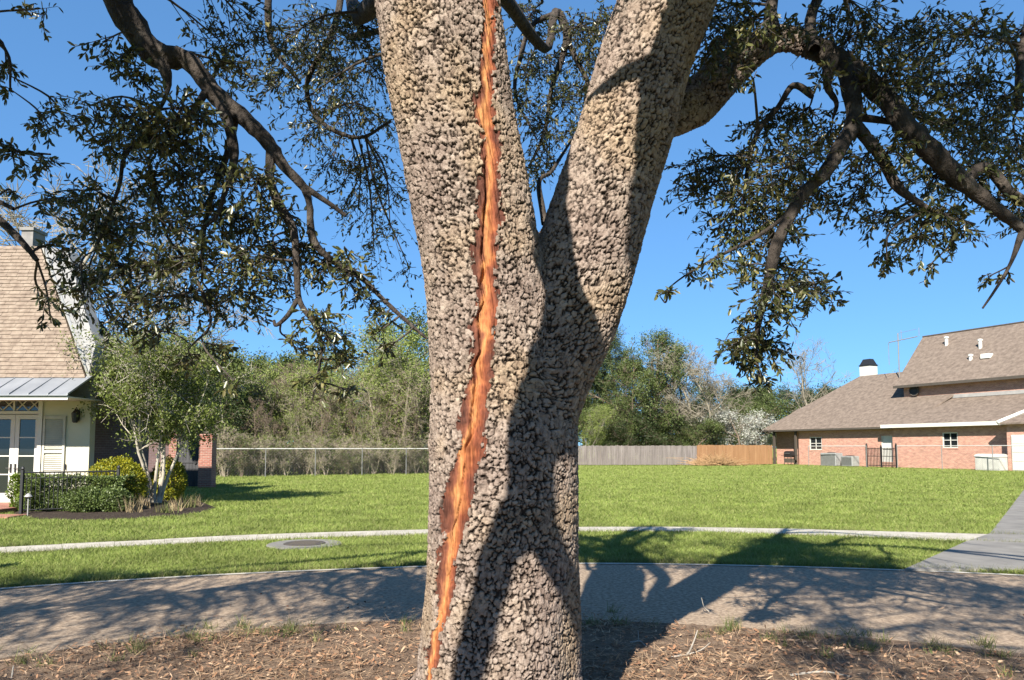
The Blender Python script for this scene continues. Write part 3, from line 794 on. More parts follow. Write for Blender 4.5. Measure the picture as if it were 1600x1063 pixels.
# outer crown, over the lane
def crown_limb(z0, st, pts, r0):
    s = np.array(st, float)
    C = [W_(*s, r0)]
    m_ = len(pts)
    for i, q in enumerate(pts): C.append(W_(*q, r0 * (1 - (i + 1) / (m_ + 0.6))))
    return limb(C, n=8)
crown_limb(0, (-0.8,4.1,5.6), [(-2.2,3.9,6.2),(-3.8,3.5,6.0),(-5.4,3.2,5.4),(-6.9,3.0,4.7),(-8.0,2.9,4.2)], 0.13)
crown_limb(0, (-2.2,3.9,6.2), [(-3.2,4.6,6.0),(-4.6,5.0,5.4),(-5.8,5.1,4.9)], 0.08)
crown_limb(0, (-3.8,3.5,6.0), [(-4.5,2.6,5.6),(-5.6,1.9,5.0),(-6.8,1.4,4.4)], 0.07)
crown_limb(0, (-0.9,4.2,6.1), [(-1.8,5.0,6.6),(-2.8,5.7,6.4),(-3.8,6.0,5.9)], 0.10)
crown_limb(0, (-0.9,4.3,6.6), [(-0.4,5.2,6.9),(0.0,6.2,6.6),(0.3,7.0,6.0)], 0.09)
crown_limb(0, (-0.9,4.4,7.0), [(-1.6,3.6,7.3),(-2.6,3.0,7.1),(-3.6,2.5,6.6)], 0.08)
crown_limb(0, (1.5,4.4,5.6), [(2.6,4.3,6.0),(3.8,4.1,5.9),(5.0,4.0,5.3),(6.2,4.0,4.6)], 0.13)
crown_limb(0, (2.6,4.3,6.0), [(3.3,5.0,6.1),(4.3,5.4,5.7),(5.4,5.7,5.1)], 0.08)
crown_limb(0, (1.7,4.5,6.0), [(2.2,5.4,6.3),(2.8,6.2,6.2),(3.3,6.9,5.7)], 0.09)
crown_limb(0, (1.9,4.5,6.5), [(1.6,3.4,6.9),(1.5,2.4,6.8),(1.6,1.5,6.4)], 0.09)
crown_limb(0, (3.8,4.1,5.9), [(4.5,3.2,5.8),(5.4,2.5,5.3),(6.4,2.1,4.6)], 0.07)
crown_limb(0, (1.5,4.4,5.6), [(2.4,3.0,5.7),(3.3,1.9,5.2),(4.1,0.8,4.6)], 0.08)
crown_limb(0, (1.9,4.5,6.5), [(1.3,2.2,6.5),(1.0,0.8,5.8),(0.8,-0.5,5.0)], 0.07)
crown_limb(0, (5.0,4.0,5.3), [(6.0,3.2,5.0),(7.0,2.6,4.5),(7.8,2.0,4.0)], 0.06)
crown_limb(0, (2.0,4.6,7.0), [(2.8,4.2,7.4),(3.8,3.6,7.2),(4.8,3.1,6.7)], 0.07)

# ---- foliage: (px, py, radius px, depth, density) --------------------------
cl_left = [(60,14,26,4.1,.5),(160,66,26,4.1,.6),(190,88,34,4.2,1),(212,112,26,4.2,1),(10,105,20,4.0,1),(14,142,14,4.0,.8),(100,182,34,4.1,1),(140,165,30,4.1,1),(78,196,20,4.1,.7),
 (195,180,44,4.1,1),(240,172,44,4.1,1.2),(290,170,42,4.1,1.2),(180,226,36,4.1,1),(225,222,48,4.1,1.2),(280,214,46,4.15,1.3),(320,190,40,4.2,1.2),
 (345,65,44,4.9,1),(395,52,46,4.9,1),(445,60,44,5.1,1),(385,108,40,5,1),(430,125,36,5.3,.9),(470,160,34,5.6,.7),
 (18,238,26,4.0,1.1),(60,248,22,4.0,1),(112,308,38,4.1,1),(155,300,40,4.1,1.1),(225,286,46,4.2,1.2),(285,272,46,4.2,1.2),(340,258,46,4.25,1.3),(392,276,42,4.25,1.3),
 (150,352,44,4.1,1.2),(205,350,46,4.2,1.2),(270,340,48,4.2,1.2),(335,330,46,4.25,1.3),(395,345,44,4.3,1.4),(440,330,34,4.25,1.2),(108,388,34,4.1,1),
 (185,412,44,4.2,1.2),(245,412,46,4.2,1.2),(315,405,46,4.25,1.2),(375,400,44,4.3,1.3),(430,392,40,4.25,1.3),(470,385,30,4.2,1.1),(130,455,36,4.15,1.1),(88,478,22,4.1,.8),(80,505,12,4.1,.8),
 (215,468,40,4.2,1.1),(285,462,42,4.2,1.1),(345,466,36,4.25,1.1),(398,462,32,4.25,1.1),(435,440,30,4.25,1.2),(505,412,34,4.25,1.1),(548,428,30,4.3,1),(575,462,26,4.3,1),(605,490,22,4.3,.8),
 (495,498,34,4.2,1.1),(520,522,32,4.2,1.2),(478,540,24,4.2,1),(548,560,26,4.25,.9),(600,548,18,4.25,.7),(545,612,20,4.25,.8),(500,590,22,4.2,.8),(180,500,26,4.2,.9),(240,515,24,4.2,.9),(340,540,22,4.2,.8),(300,560,26,4.2,.7),(365,595,16,4.2,.6),
 (20,300,12,4.1,.3),(590,520,18,4.3,.6),(540,395,22,4.3,.7)]
cl_mid = [(500,40,56,6.4,1),(560,45,50,6.2,1.1),(530,110,50,6.6,1),(585,110,40,6.6,.9),(480,90,44,6.4,1),(550,170,44,6.8,.8),(600,190,34,6.8,.7),(500,200,40,6.6,.7),(590,250,40,7,.7),(555,270,40,7,.6),(615,300,32,7,.6),(560,320,40,7,.6),(610,360,30,7,.5),(585,400,30,7,.4),(640,420,24,7,.4),(520,250,34,6.8,.5),
 (825,30,40,7,1.1),(860,100,40,7,.9),(820,110,34,7,.8),(905,40,44,7,1.2),(930,90,34,7,1),(880,150,44,7,.9),(840,190,44,7,.9),(900,200,34,7,.8),(860,245,32,7,.7),(820,160,30,7,.7),(920,140,30,6.9,.8),(830,260,24,7,.5),(885,285,18,6.8,.3),(950,30,40,7,1.1)]
cl_right = [(1098,28,34,4.8,1),(1150,95,26,4.2,.8),(1120,62,30,4.2,1),(1182,45,28,4.2,.9),(1095,100,22,4.3,.7),(1235,40,28,4.3,.8),(1290,120,26,4.2,.7),(1175,120,22,4.3,.5),(1132,56,40,4.8,1.1),(1165,30,38,4.9,1),(1110,95,34,4.8,1),(1100,130,22,4.9,.8),(1150,20,36,5.2,1),(1085,250,34,5,.9),(1125,262,40,5,1),(1170,250,42,4.9,1),(1105,300,36,5,.9),(1160,305,44,4.9,1),(1075,285,26,5,.7),(1140,345,38,4.9,.9),(1195,200,46,4.8,1),(1245,180,46,4.8,1.1),(1230,245,48,4.7,1.1),(1290,215,46,4.6,1.1),(1345,250,42,4.5,1.1),(1265,300,46,4.5,1.2),(1325,310,40,4.5,1.1),(1375,335,34,4.4,1),(1200,340,42,4.6,1.1),(1210,290,44,4.7,1),
 (1350,40,52,4.7,1.2),(1300,30,44,4.9,1),(1400,60,54,4.7,1.3),(1450,50,54,4.7,1.2),(1515,45,50,4.7,1.1),(1575,65,46,4.6,1.1),(1385,110,46,4.6,1.3),(1440,125,52,4.6,1.3),(1505,130,52,4.6,1.3),(1565,150,48,4.6,1.2),(1430,180,40,4.5,1.2),(1495,200,52,4.5,1.3),(1555,215,50,4.5,1.3),(1595,240,40,4.5,1.2),(1400,225,34,4.4,1.1),(1455,275,44,4.4,1.3),(1520,270,44,4.4,1.2),(1425,330,38,4.35,1.2),(1475,335,38,4.35,1.2),(1440,375,30,4.35,1),(1385,385,26,4.35,.9),(1495,365,26,4.35,.9),(1575,310,34,4.4,1.1),(1600,330,30,4.4,1.1),(1545,432,16,4.25,.8),(1447,420,14,4.35,.5),(1385,410,14,4.35,.7),
 (1212,372,40,4.4,1.1),(1165,375,36,4.5,1),(1120,402,26,4.5,.8),(1080,428,24,4.5,.6),(1045,455,18,4.5,.5),(1235,425,42,4.25,1.3),(1275,445,28,4.25,1.2),(1298,470,12,4.25,.8),(1200,440,36,4.25,1.2),(1160,415,28,4.4,.8),(1188,490,30,4.25,1.2),(1165,525,34,4.25,1.4),(1200,538,32,4.25,1.4),(1145,530,22,4.25,1.1),(1178,556,24,4.25,1.3),(1192,590,18,4.25,1),(1230,480,24,4.25,.9)]
allC = np.concatenate([s[0] for s in skel]); hid = (allC[:, 2] > 1.6 + 0.61 * allC[:, 1] + 0.25) | (np.abs(allC[:, 0]) > 0.72 * allC[:, 1] + 0.3); allR = np.concatenate([s[1] for s in skel])
tw = Acc(); LP, LA, LN, LS = [], [], [], []
def hits_trunk(q):
    t = (3.7 - q[:, 1]) / -S[1]
    hx, hz = q[:, 0] - S[0] * t, q[:, 2] - S[2] * t
    return bool(((t > 0.1) & (hx > -0.86) & (hx < 0.75 + 0.2 * hz) & (hz > 0.1) & (hz < 4.3)).any())
def spray(c, rad, dens, lsz, anchor=True, per=110):
    c = np.asarray(c)
    d = np.linalg.norm(allC - c, axis=1) + 0.25 * (allC[:, 2] < c[2] - 0.15)
    if not anchor: d = d + 9 * (~hid)
    j = int(np.argmin(d)); a = allC[j]
    ln = np.linalg.norm(c - a)
    mid = (a + c) / 2 + np.array([rng.normal(0, .06), rng.normal(0, .06), 0.10 * ln + rng.normal(0, .04)]) * min(1, ln * 2)
    pts, rr = smooth_path([a, mid, c], [min(allR[j] * 0.6, 0.006 + 0.010 * ln, 0.03), min(0.004 + 0.006 * ln, 0.018), 0.004], 4)
    if not anchor and hits_trunk(pts): return False
    tw.add(*tube_np(pts, rr, 5))
    nt_ = max(3, int(per * dens / 12))
    for _ in range(nt_):
        s0 = pts[rng.integers(len(pts) // 2, len(pts))] if rng.random() < 0.55 else c + rdir(1)[0] * rad * 0.35
        dv = rdir(1)[0]; dv[2] = dv[2] * 0.7 - 0.25
        e = c + dv * rad * (0.75 + 0.65 * rng.random()); e[2] -= 0.1 * rad
        m_ = (s0 + e) / 2 + rdir(1)[0] * rad * 0.18
        q, r_ = smooth_path([s0, m_, e], [0.0035, 0.0025, 0.0014], 3)
        tw.add(*tube_np(q, r_, 3))
        nl = rng.integers(9, 15)
        t = np.linspace(0.22, 1.0, nl) + rng.normal(0, .03, nl)
        f = np.clip(t, 0, 1) * (len(q) - 1); i0 = np.minimum(f.astype(int), len(q) - 2)
        pp = q[i0] + (q[i0 + 1] - q[i0]) * (f - i0)[:, None]
        tdir = q[-1] - q[0]; tdir = tdir / (np.linalg.norm(tdir) + 1e-6)
        aa = rdir(nl) * 0.95 + tdir * 0.75 + np.array([0, 0, -0.25])
        LP.append(pp); LA.append(aa)
        nn_ = rdir(nl) * 0.8 + np.array([0, 0, 0.75]); LN.append(nn_)
        LS.append(lsz * (0.55 + 0.6 * rng.random(nl)))
for x, y, r_, Y, dn in cl_left + cl_mid + cl_right:
    spray(P(x, y, Y + rng.normal(0, .2)), r_ * 1.3 * Y / FPX, dn * (r_ * 1.12 * Y / FPX / 0.15) ** 1.3 * 2.3, 0.049 if Y < 5.5 else 0.052)
n_view = sum(len(a) for a in LP)
# crown out of the picture: shades the boughs, the lane and the verge
C3 = np.concatenate([s_[0] for s_ in skel[-33:]])
gsx, gsy = -S[0] / S[2], -S[1] / S[2]
def free(c, m=0.75):
    if c[2] < 3.3: return False
    if c[2] < 1.6 + 0.61 * c[1] + m and abs(c[0]) < 0.72 * c[1] + 0.6 and c[1] > 0: return False
    if c[1] < 4.6:
        t = (3.75 + S[1] * 0 - c[1]) / -S[1]
        hx, hz = c[0] - S[0] * t, c[2] - S[2] * t
        if t > -1 and -1.04 < hx < 0.66 + 0.2 * hz and 0.1 < hz < 4.6: return False
    return True
cnt = 0
for x, y, r_, Y, dn in cl_left[:55] + cl_right[:45] + cl_left[5:50] + cl_right[:45]:
    c = P(x, y, Y) + S * (1.5 + 1.6 * rng.random()) + rng.normal(0, 0.12, 3)
    if free(c, 0.45): spray(c, 0.30, 1.0, 0.08, False, per=90)
cnt = 0; tries = 0
while cnt < 430 and tries < 40000:
    tries += 1
    b_ = C3[rng.integers(len(C3))]
    c = b_ + rdir(1)[0] * np.array([1.3, 1.2, 0.8]) * rng.random()
    gx, gy = c[0] + gsx * c[2], c[1] + gsy * c[2]
    lim = 13.0 if 0.6 < gx < 5.2 else (9.5 if gx <= 0.6 else 9.0)
    if gy > lim or gy < 5.2 or not free(c): continue
    if gy < 6.6 and rng.random() < 0.75: continue
    if spray(c, 0.36, 1.0, 0.08, False, per=95) is not False: cnt += 1
cnt = 0; tries = 0
while cnt < 420 and tries < 60000:
    tries += 1
    gx, gy, z = rng.random() * 13.5 - 6.0, 5.0 + rng.random() * 4.7, 3.6 + 2.9 * rng.random()
    if gx > 0.8 and gx < 5 and rng.random() < 0.25: gy += 3.0
    c = np.array([gx - gsx * z, gy - gsy * z, z])
    if not free(c) or np.linalg.norm(allC - c, axis=1).min() > 2.8: continue
    if spray(c, 0.26, 1.0, 0.075, False, per=80) is not False: cnt += 1
LP = np.concatenate(LP); LA = np.concatenate(LA); LN = np.concatenate(LN); LS = np.concatenate(LS)
part('twigs', tw.mesh('twigs'), M['twig'], True, 'stuff')
WD = LS * (0.30 + 0.10 * rng.random(len(LS)))
lx_, ly_ = project(LP)
vis = np.where((lx_ > 20) & (lx_ < 1580) & (ly_ > 10) & (np.arange(len(LP)) < n_view))[0]
big = vis[np.argsort(-(LS[vis] / LP[vis][:, 1]))[:300]]
rest = np.ones(len(LP), bool); rest[big] = False
part('leaves', leaf_mesh(LP[rest], LA[rest], LN[rest], LS[rest], WD[rest], 'leaves'), M['oak_leaf'], False, 'stuff')
one = leaf_mesh(np.zeros((1,3)), np.array([[1.,0,0]]), np.array([[0,0,1.]]), 1.0, 0.35, 'leaf')
one.materials.append(M['oak_leaf'])
for i in big:
    x = Vector(LA[i]).normalized(); y = Vector(LN[i]).cross(x).normalized(); z = x.cross(y)
    o = bpy.data.objects.new('leaf', one); col.objects.link(o); o.parent = oak
    s = LS[i]; q = LP[i] - np.array([-0.08, 4.0, 0])
    o.matrix_local = Matrix(((x[0]*s, y[0]*s, z[0]*s, q[0]), (x[1]*s, y[1]*s, z[1]*s, q[1]), (x[2]*s, y[2]*s, z[2]*s, q[2]), (0,0,0,1)))

# ---- fallen sticks
M['stick'] = mat('grey_stick', [(0.3,(0.30,0.27,0.23)),(0.7,(0.52,0.48,0.42))], 20, 0.9)
def stick(pxs, w, label, twigs=()):
    mb_ = MB()
    pts = []
    for (a, b, h) in pxs: pts.append(P(a, b, G(a, b + h)[1]))
    C, r_ = smooth_path(pts, np.linspace(w, w * 0.4, len(pts)), 4)
    C[:, 2] = np.maximum(C[:, 2], w * 0.8)
    mb_.tube(C, r_, 6)
    for t in twigs:
        pts = [P(a, b, G(a, b + h)[1]) for (a, b, h) in t]
        C, r_ = smooth_path(pts, np.linspace(w * 0.6, w * 0.25, len(pts)), 3); mb_.tube(C, r_, 5)
    tag(mb_.build('fallen_stick', M['stick'], smooth=True), label, 'stick', 'fallen sticks in the litter')
stick([(1050,1029,0),(1073,1023,2),(1083,1005,22),(1090,985,42)], 0.011, 'pale forked stick with a raised arm beyond the oak base', [[(1073,1023,2),(1095,1016,8),(1110,1004,20)]])
stick([(1108,956,5),(1100,948,12),(1096,934,26)], 0.006, 'thin pale twig standing up at the lane edge')
stick([(985,1006,0),(1000,1002,3),(1010,1012,0)], 0.010, 'small pale curved stick lying in shade', [[(998,1003,2),(997,985,18)]])
stick([(1235,1058,0),(1285,1052,0),(1330,1060,0)], 0.012, 'long grey stick lying flat in the dry litter')
stick([(18,1063,0),(21,1040,20)], 0.008, 'short pale stick poking up at the left litter edge')

# ================================================================== CREAM HOUSE (left)
def wpart(o, root):
    o.parent = root
    o.matrix_parent_inverse = Matrix.Translation(-Vector(root.location))
    return o
M['cream'] = mat('cream_stucco', [(0.3,(0.66,0.62,0.47)),(0.7,(0.74,0.70,0.55))], 1.2, 0.9, 0.25, 120, spec=0.2, bdist=0.004)
M['white'] = mat('white_paint', [(0.3,(0.72,0.70,0.64)),(0.7,(0.80,0.78,0.72))], 2.0, 0.6, spec=0.4)
M['greystucco'] = mat('grey_stucco', [(0.3,(0.34,0.335,0.33)),(0.7,(0.46,0.45,0.43))], 2.5, 0.9, 0.2, 90)
M['oldstucco'] = mat('old_stucco', [(0.3,(0.22,0.21,0.20)),(0.7,(0.36,0.345,0.325))], 3, 0.9, 0.2, 60)
M['shutter'] = mat('shutter_paint', (0.60,0.58,0.49), 3, 0.7)
M['glass'] = mat('dark_glass', (0.02,0.024,0.028), 2, 0.06, spec=0.8)
M['zinc'] = mat('zinc_roof', [(0.3,(0.34,0.36,0.39)),(0.7,(0.46,0.48,0.51))], 1.3, 0.45, metal=0.35, spec=0.5)
M['shingle'] = mat('tan_shingle', [(0.28,(0.20,0.152,0.122)),(0.5,(0.305,0.24,0.19)),(0.72,(0.40,0.325,0.26))], 5.5, 0.95, 0.5, 60, (1,0.3,1.6), spec=0.1, detail=10)
M['shingle2'] = mat('brown_shingle', [(0.3,(0.155,0.122,0.10)),(0.5,(0.225,0.178,0.145)),(0.7,(0.30,0.24,0.195))], 3.2, 0.95, 0.5, 40, spec=0.1, detail=12, coord='obj')
M['redbrick'] = brick_mat('red_brick', (0.33,0.115,0.085), (0.42,0.17,0.12), (0.42,0.34,0.28))
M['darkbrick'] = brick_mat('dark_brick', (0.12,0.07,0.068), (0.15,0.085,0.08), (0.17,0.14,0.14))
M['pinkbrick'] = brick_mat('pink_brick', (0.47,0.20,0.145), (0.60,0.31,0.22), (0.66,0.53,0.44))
WY = 20.0
def wx(px_, Y=WY): return (px_ - 800) / FPX * Y
def wz(py_, Y=WY): return EYE + (HOR - py_) / FPX * Y
house = tag(empty('cream_house', (wx(141), WY, 0)), 'cream stucco house with steep tan shingle roof and french doors', 'house')
X0, X1 = -20.0, wx(141)
dx0, dx1 = wx(-18), wx(61)
sx0, sx1 = wx(69), wx(104)
mb = MB()
mb.box(X0, dx0, WY, WY+0.25, 0, 3.6); mb.box(dx1, X1, WY, WY+0.25, 0, 3.6); mb.box(dx0, dx1, WY, WY+0.25, 2.95, 3.6); mb.box(dx0, dx1, WY, WY+0.25, 0, 0.12)
mb.box(X0, X1-0.26, 23.0, 23.3, 0, 3.6)
wall = wpart(mb.build('wall', M['cream']), house)
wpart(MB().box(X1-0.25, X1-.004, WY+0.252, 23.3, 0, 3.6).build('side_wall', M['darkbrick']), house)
mb = MB().box(dx0-0.11, dx0-0.003, WY-0.05, WY+0.1, 0.12, 3.05).box(dx1+0.003, dx1+0.11, WY-0.05, WY+0.1, 0.12, 3.05).box(dx0-0.11, dx1+0.11, WY-0.055, WY+0.1, 2.953, 3.06).box(dx0+0.002, dx1-0.002, WY+0.02, WY+0.12, 2.52, 2.60)
wpart(mb.build('door_frame', M['white']), house)
# french doors
mid = wx(22)
for (a, b, hs) in ((dx0+0.01, mid-0.006, 1), (mid+0.006, dx1-0.01, 0)):
    st = 0.115
    g0, g1 = a + st, b - st
    d_ = MB().box(a, g0, WY+0.05, WY+0.10, 0.13, 2.5).box(g1, b, WY+0.05, WY+0.10, 0.13, 2.5).box(g0+.001, g1-.001, WY+0.052, WY+0.098, 0.13, 0.38).box(g0+.001, g1-.001, WY+0.052, WY+0.098, 2.38, 2.5)
    d_ = wpart(d_.build('french_door', M['white']), house)
    for k in range(4):
        z0, z1 = 0.38 + k * 0.5, 0.88 + k * 0.5
        MB().box(g0, g1, WY+0.07, WY+0.08, z0 + 0.016, z1 - 0.016).build('pane', M['glass'], d_)
        if k: MB().box(g0+.001, g1-.001, WY+0.057, WY+0.093, z0 - 0.015, z0 + 0.015).build('glazing_bar', M['white'], d_)
    # net curtain behind the glass
    cv, n_ = [], 40
    xs = np.linspace(g0, g1, n_); ys = WY + 0.13 + 0.012 * np.sin(np.arange(n_) * 1.1)
    Vc = np.vstack([np.c_[xs, ys, np.full(n_, 0.4)], np.c_[xs, ys, np.full(n_, 2.36)]]); k = np.arange(n_-1)
    hx_ = (b - 0.055) if hs else (a + 0.055)
    MB().box(hx_-0.018, hx_+0.018, WY+0.02, WY+0.05, 0.93, 1.17).tube([(hx_,WY+0.045,1.05),(hx_,WY-0.01,1.05),(hx_+(-0.1 if hs else 0.1),WY-0.012,1.05)], 0.011, 6).build('handle', M['iron'], d_)
# transom with crossed glazing
for (a, b) in ((dx0+0.01, mid-0.02), (mid+0.02, dx1-0.01)):
    tr = wpart(MB().box(a, b, WY+0.06, WY+0.07, 2.62, 2.94).build('transom_pane', M['glass']), house)
    for q in (0, 1):
        w2 = (b - a) / 2
        for h_ in (0, 1):
            xa = a + h_ * w2
            p0, p1 = ((xa, 2.62), (xa + w2, 2.94)) if q == 0 else ((xa, 2.94), (xa + w2, 2.62))
            MB().tube([(p0[0], WY+0.045, p0[1]), (p1[0], WY+0.045, p1[1])], 0.018, 4).build('glazing_bar', M['white'], tr)
    MB().box(b-0.045, b, WY+0.03, WY+0.1, 2.603, 2.952).build('mullion', M['white'], tr)
# louvred shutter
sh = wpart(MB().box(sx0, sx0+0.06, WY-0.05, WY-0.002, 0.55, 2.46).box(sx1-0.06, sx1, WY-0.05, WY-0.002, 0.55, 2.46).box(sx0+.061, sx1-.061, WY-0.048, WY-0.004, 0.55, 0.66).box(sx0+.061, sx1-.061, WY-0.048, WY-0.004, 1.46, 1.54).box(sx0+.061, sx1-.061, WY-0.048, WY-0.004, 2.38, 2.46).build('shutter', M['shutter']), house)
for k in range(32):
    z = 0.68 + k * 0.053
    if 1.42 < z < 1.55: continue
    MB().prism([(sx0+0.062, WY-0.042, z), (sx0+0.062, WY-0.010, z+0.045), (sx0+0.062, WY-0.006, z+0.038), (sx0+0.062, WY-0.038, z-0.007)], (sx1-sx0-0.124, 0, 0)).build('slat', M['shutter'], sh)
for xx_ in (sx0 - 0.02, sx1 + 0.03):
    MB().box(xx_-0.012, xx_+0.012, WY-0.05, WY, 1.02, 1.16).build('shutter_dog', M['iron'], sh)
# wall lantern
lx0, lz0 = wx(122), wz(652)
la = wpart(MB().lathe([(0.05,-0.16),(0.075,-0.13),(0.10,0.1),(0.04,0.17),(0.012,0.22)], (lx0, WY-0.14, lz0), 8).box(lx0-0.04, lx0+0.04, WY-0.03, WY-0.001, lz0-0.1, lz0+0.2).tube([(lx0,WY-0.02,lz0+0.15),(lx0,WY-0.1,lz0+0.26),(lx0,WY-0.14,lz0+0.21)], 0.012, 6).build('wall_lantern', M['iron']), house)
# standing-seam porch roof
EY, EZ = 18.4, wz(617, 18.4); TY, TZ = 19.35, wz(590, 19.35)
xe = -11.15
porch = wpart(MB().prism([(X0, EY+0.05, EZ-0.12), (xe-0.02, EY+0.05, EZ-0.12), (xe-0.02, EY+0.09, EZ-0.02), (X0, EY+0.09, EZ-0.02)], (0, 0.03, 0.0)).build('porch_fascia', M['white']), house)
MB().prism([(X0, EY+0.125, EZ-0.06), (xe-0.03, EY+0.125, EZ-0.06), (xe-0.03, WY-0.002, EZ-0.06), (X0, WY-0.002, EZ-0.06)], (0, 0, 0.03)).build('soffit', M['white'], porch)
ns = 18; pw_ = (xe - X0) / ns
for k in range(ns):
    a, b = X0 + k * pw_, X0 + (k + 1) * pw_
    o = wpart(MB().prism([(a+.002, EY, EZ), (b-.002, EY, EZ), (b-.002, TY+0.1, TZ+0.05), (a+.002, TY+0.1, TZ+0.05)], (0, 0, -0.02)).build('metal_panel', M['zinc']), house)
    MB().prism([(b-0.015, EY-0.003, EZ-0.01), (b+0.015, EY-0.003, EZ-0.01), (b+0.015, EY-0.003, EZ+0.04), (b-0.015, EY-0.003, EZ+0.04)], (0, TY-EY+0.06, TZ-EZ)).build('seam', M['zinc'], o)
# steep roof in courses
RY, RZ = 20.9, wz(380, 20.9)
hx0, hx1 = wx(131, 19.35), wx(50, 20.9)
NC = 36
roof = wpart(MB().prism([(X0, TY, TZ-0.06), (hx0, TY, TZ-0.06), (hx1, RY, RZ-0.06), (X0, RY, RZ-0.06)], (0, 0.12, 0)).build('roof', M['shingle']), house)
up = np.array([0, RY-TY, RZ-TZ]); ul = np.linalg.norm(up); up = up / ul; nr = np.array([0, -up[2], up[1]])
for k in range(NC):
    t0, t1 = k / NC, (k + 1.15) / NC
    t1 = min(t1, 1.0)
    a = np.array([0, TY, TZ]) + up * ul * t0; b = np.array([0, TY, TZ]) + up * ul * t1
    xa, xb = hx0 + (hx1-hx0)*t0, hx0 + (hx1-hx0)*t1
    lo = a + nr * 0.02
    mb = MB()
    # tabs with small uneven drops along the lower edge
    x = X0 + rng.random() * 0.3
    while x < xa - 0.02:
        w_ = min(0.3, xa - x)
        dj = rng.normal(0, 0.006)
        q = [lo + up * dj + nr * rng.random() * 0.006, lo + up * dj + nr * rng.random() * 0.006]
        xr = x + w_ - 0.006
        mb.poly([(x,*q[0][1:]), (xr,*q[1][1:]), (min(xr, xb + (xa - xr) * 0) if xr > xb else xr,*b[1:]), (min(x, xb),*b[1:]), (x,*(q[0]-nr*0.03)[1:]), (xr,*(q[1]-nr*0.03)[1:])], [(0,1,2,3),(4,5,1,0)])
        x += 0.3
    mb.build('shingle_course', M['shingle'], roof)
# raking parapet with white edge, kneeler block and cornice
mb = MB().prism([(hx0-0.02, TY+0.13, TZ), (hx0+0.05, TY+0.0, TZ), (hx1+0.07, RY-0.05, RZ+0.05), (hx1-0.02, RY+0.08, RZ+0.02)], (0, 0.1, 0.05))
wpart(mb.build('rake_trim', M['white']), house)
wpart(MB().prism([(hx0+0.0, TY+0.14, TZ+0.15), (X1+0.06, WY-0.02, 4.42), (hx1+0.62, RY+0.3, RZ-0.1), (hx1+0.04, RY+0.0, RZ+0.0)], (0, 0.5, 0.1)).build('parapet', M['greystucco']), house)
kb = wpart(MB().prism([(hx0-0.35, WY-0.012, 3.602), (X1+0.0, WY-0.012, 3.602), (X1+0.0, WY-0.012, 4.3), (hx0-0.6, WY-0.012, 4.3)], (0, 0.9, 0)).build('kneeler', M['cream']), house)
for dz_, ex_ in ((4.16, 0.05), (4.26, 0.09), (4.35, 0.13)):
    MB().box(hx0-0.2, X1+ex_, WY-0.012-ex_, WY+0.9+ex_, dz_, dz_+0.07).build('cornice', M['white'], kb)
ch = wpart(MB().box(wx(40,23), wx(58,23), 22.4, 23.0, 6.6, wz(364,23)).build('chimney', M['oldstucco']), house)
MB().box(wx(38,23), wx(60,23), 22.35, 23.05, wz(364,23)+.001, wz(359,23)).build('chimney_cap', M['oldstucco'], ch)
wpart(MB().prism([(X0, RY+0.12, RZ-0.05), (hx1, RY+0.12, RZ-0.05), (X1, 23.3, 3.6), (X0, 23.3, 3.6)], (0, 0.02, -0.05)).build('rear_roof', M['shingle']), house)
# porch slab and brick steps
M['paver'] = brick_mat('paver_brick', (0.36,0.14,0.10), (0.44,0.20,0.14), (0.36,0.28,0.22), 0.2, 0.07)
ps = tag(empty('brick_steps', (wx(0,18), 18.0, 0)), 'low red brick porch step before the french doors', 'steps')
wpart(MB().bevbox(X0, wx(24,18.3), 17.35, 19.98, 0, 0.125, 0.008).build('landing', M['paver']), ps)
wpart(MB().bevbox(X0, wx(37,17), 16.6, 17.34, 0, 0.06, 0.008).build('tread', M['paver']), ps)
# garden wall to the gate
gw = tag(empty('garden_wall', (wx(250,29.7), 29.9, 0)), 'low brick garden wall running up to the arched gate', 'wall')
wpart(MB().box(wx(222,29.7)-.6, wx(270,29.7), 29.8, 30.1, 0, 1.75).build('brickwork', M['darkbrick']), gw)
wpart(MB().box(wx(222,29.7)-.6, wx(270,29.7), 29.76, 30.14, 1.752, 1.82).build('coping', M['darkbrick']), gw)
for nm, a, b in (('p', 312.5, 333), ('q', 266, 277.5)):
    x0_, x1_ = wx(a, 29.6), wx(b, 29.6)
    gp = tag(empty('gate_pillar', ((x0_+x1_)/2, 29.8, 0)), 'sunlit red brick pillar on the lawn side of the arched gate' if nm == 'p' else 'slim brick pillar between garden wall and arched gate', 'pillar')
    nco = 29
    for k in range(nco):      # brick courses, every other one a hair proud
        e = 0.0 if k % 2 else 0.004
        MB().box(x0_-gp.location[0]-e, x1_-gp.location[0]+e, -0.24-e, 0.24+e, k*0.072, k*0.072+0.064).build('brick_course', M['redbrick'], gp)
    MB().box(x0_-gp.location[0]+.01, x1_-gp.location[0]-.01, -0.23, 0.23, 0, nco*0.072-.005).build('mortar_core', M['concrete'], gp)
    MB().bevbox(x0_-gp.location[0]-0.04, x1_-gp.location[0]+0.04, -0.28, 0.28, nco*0.072, nco*0.072+0.07, 0.02).build('cap', M['redbrick'], gp)
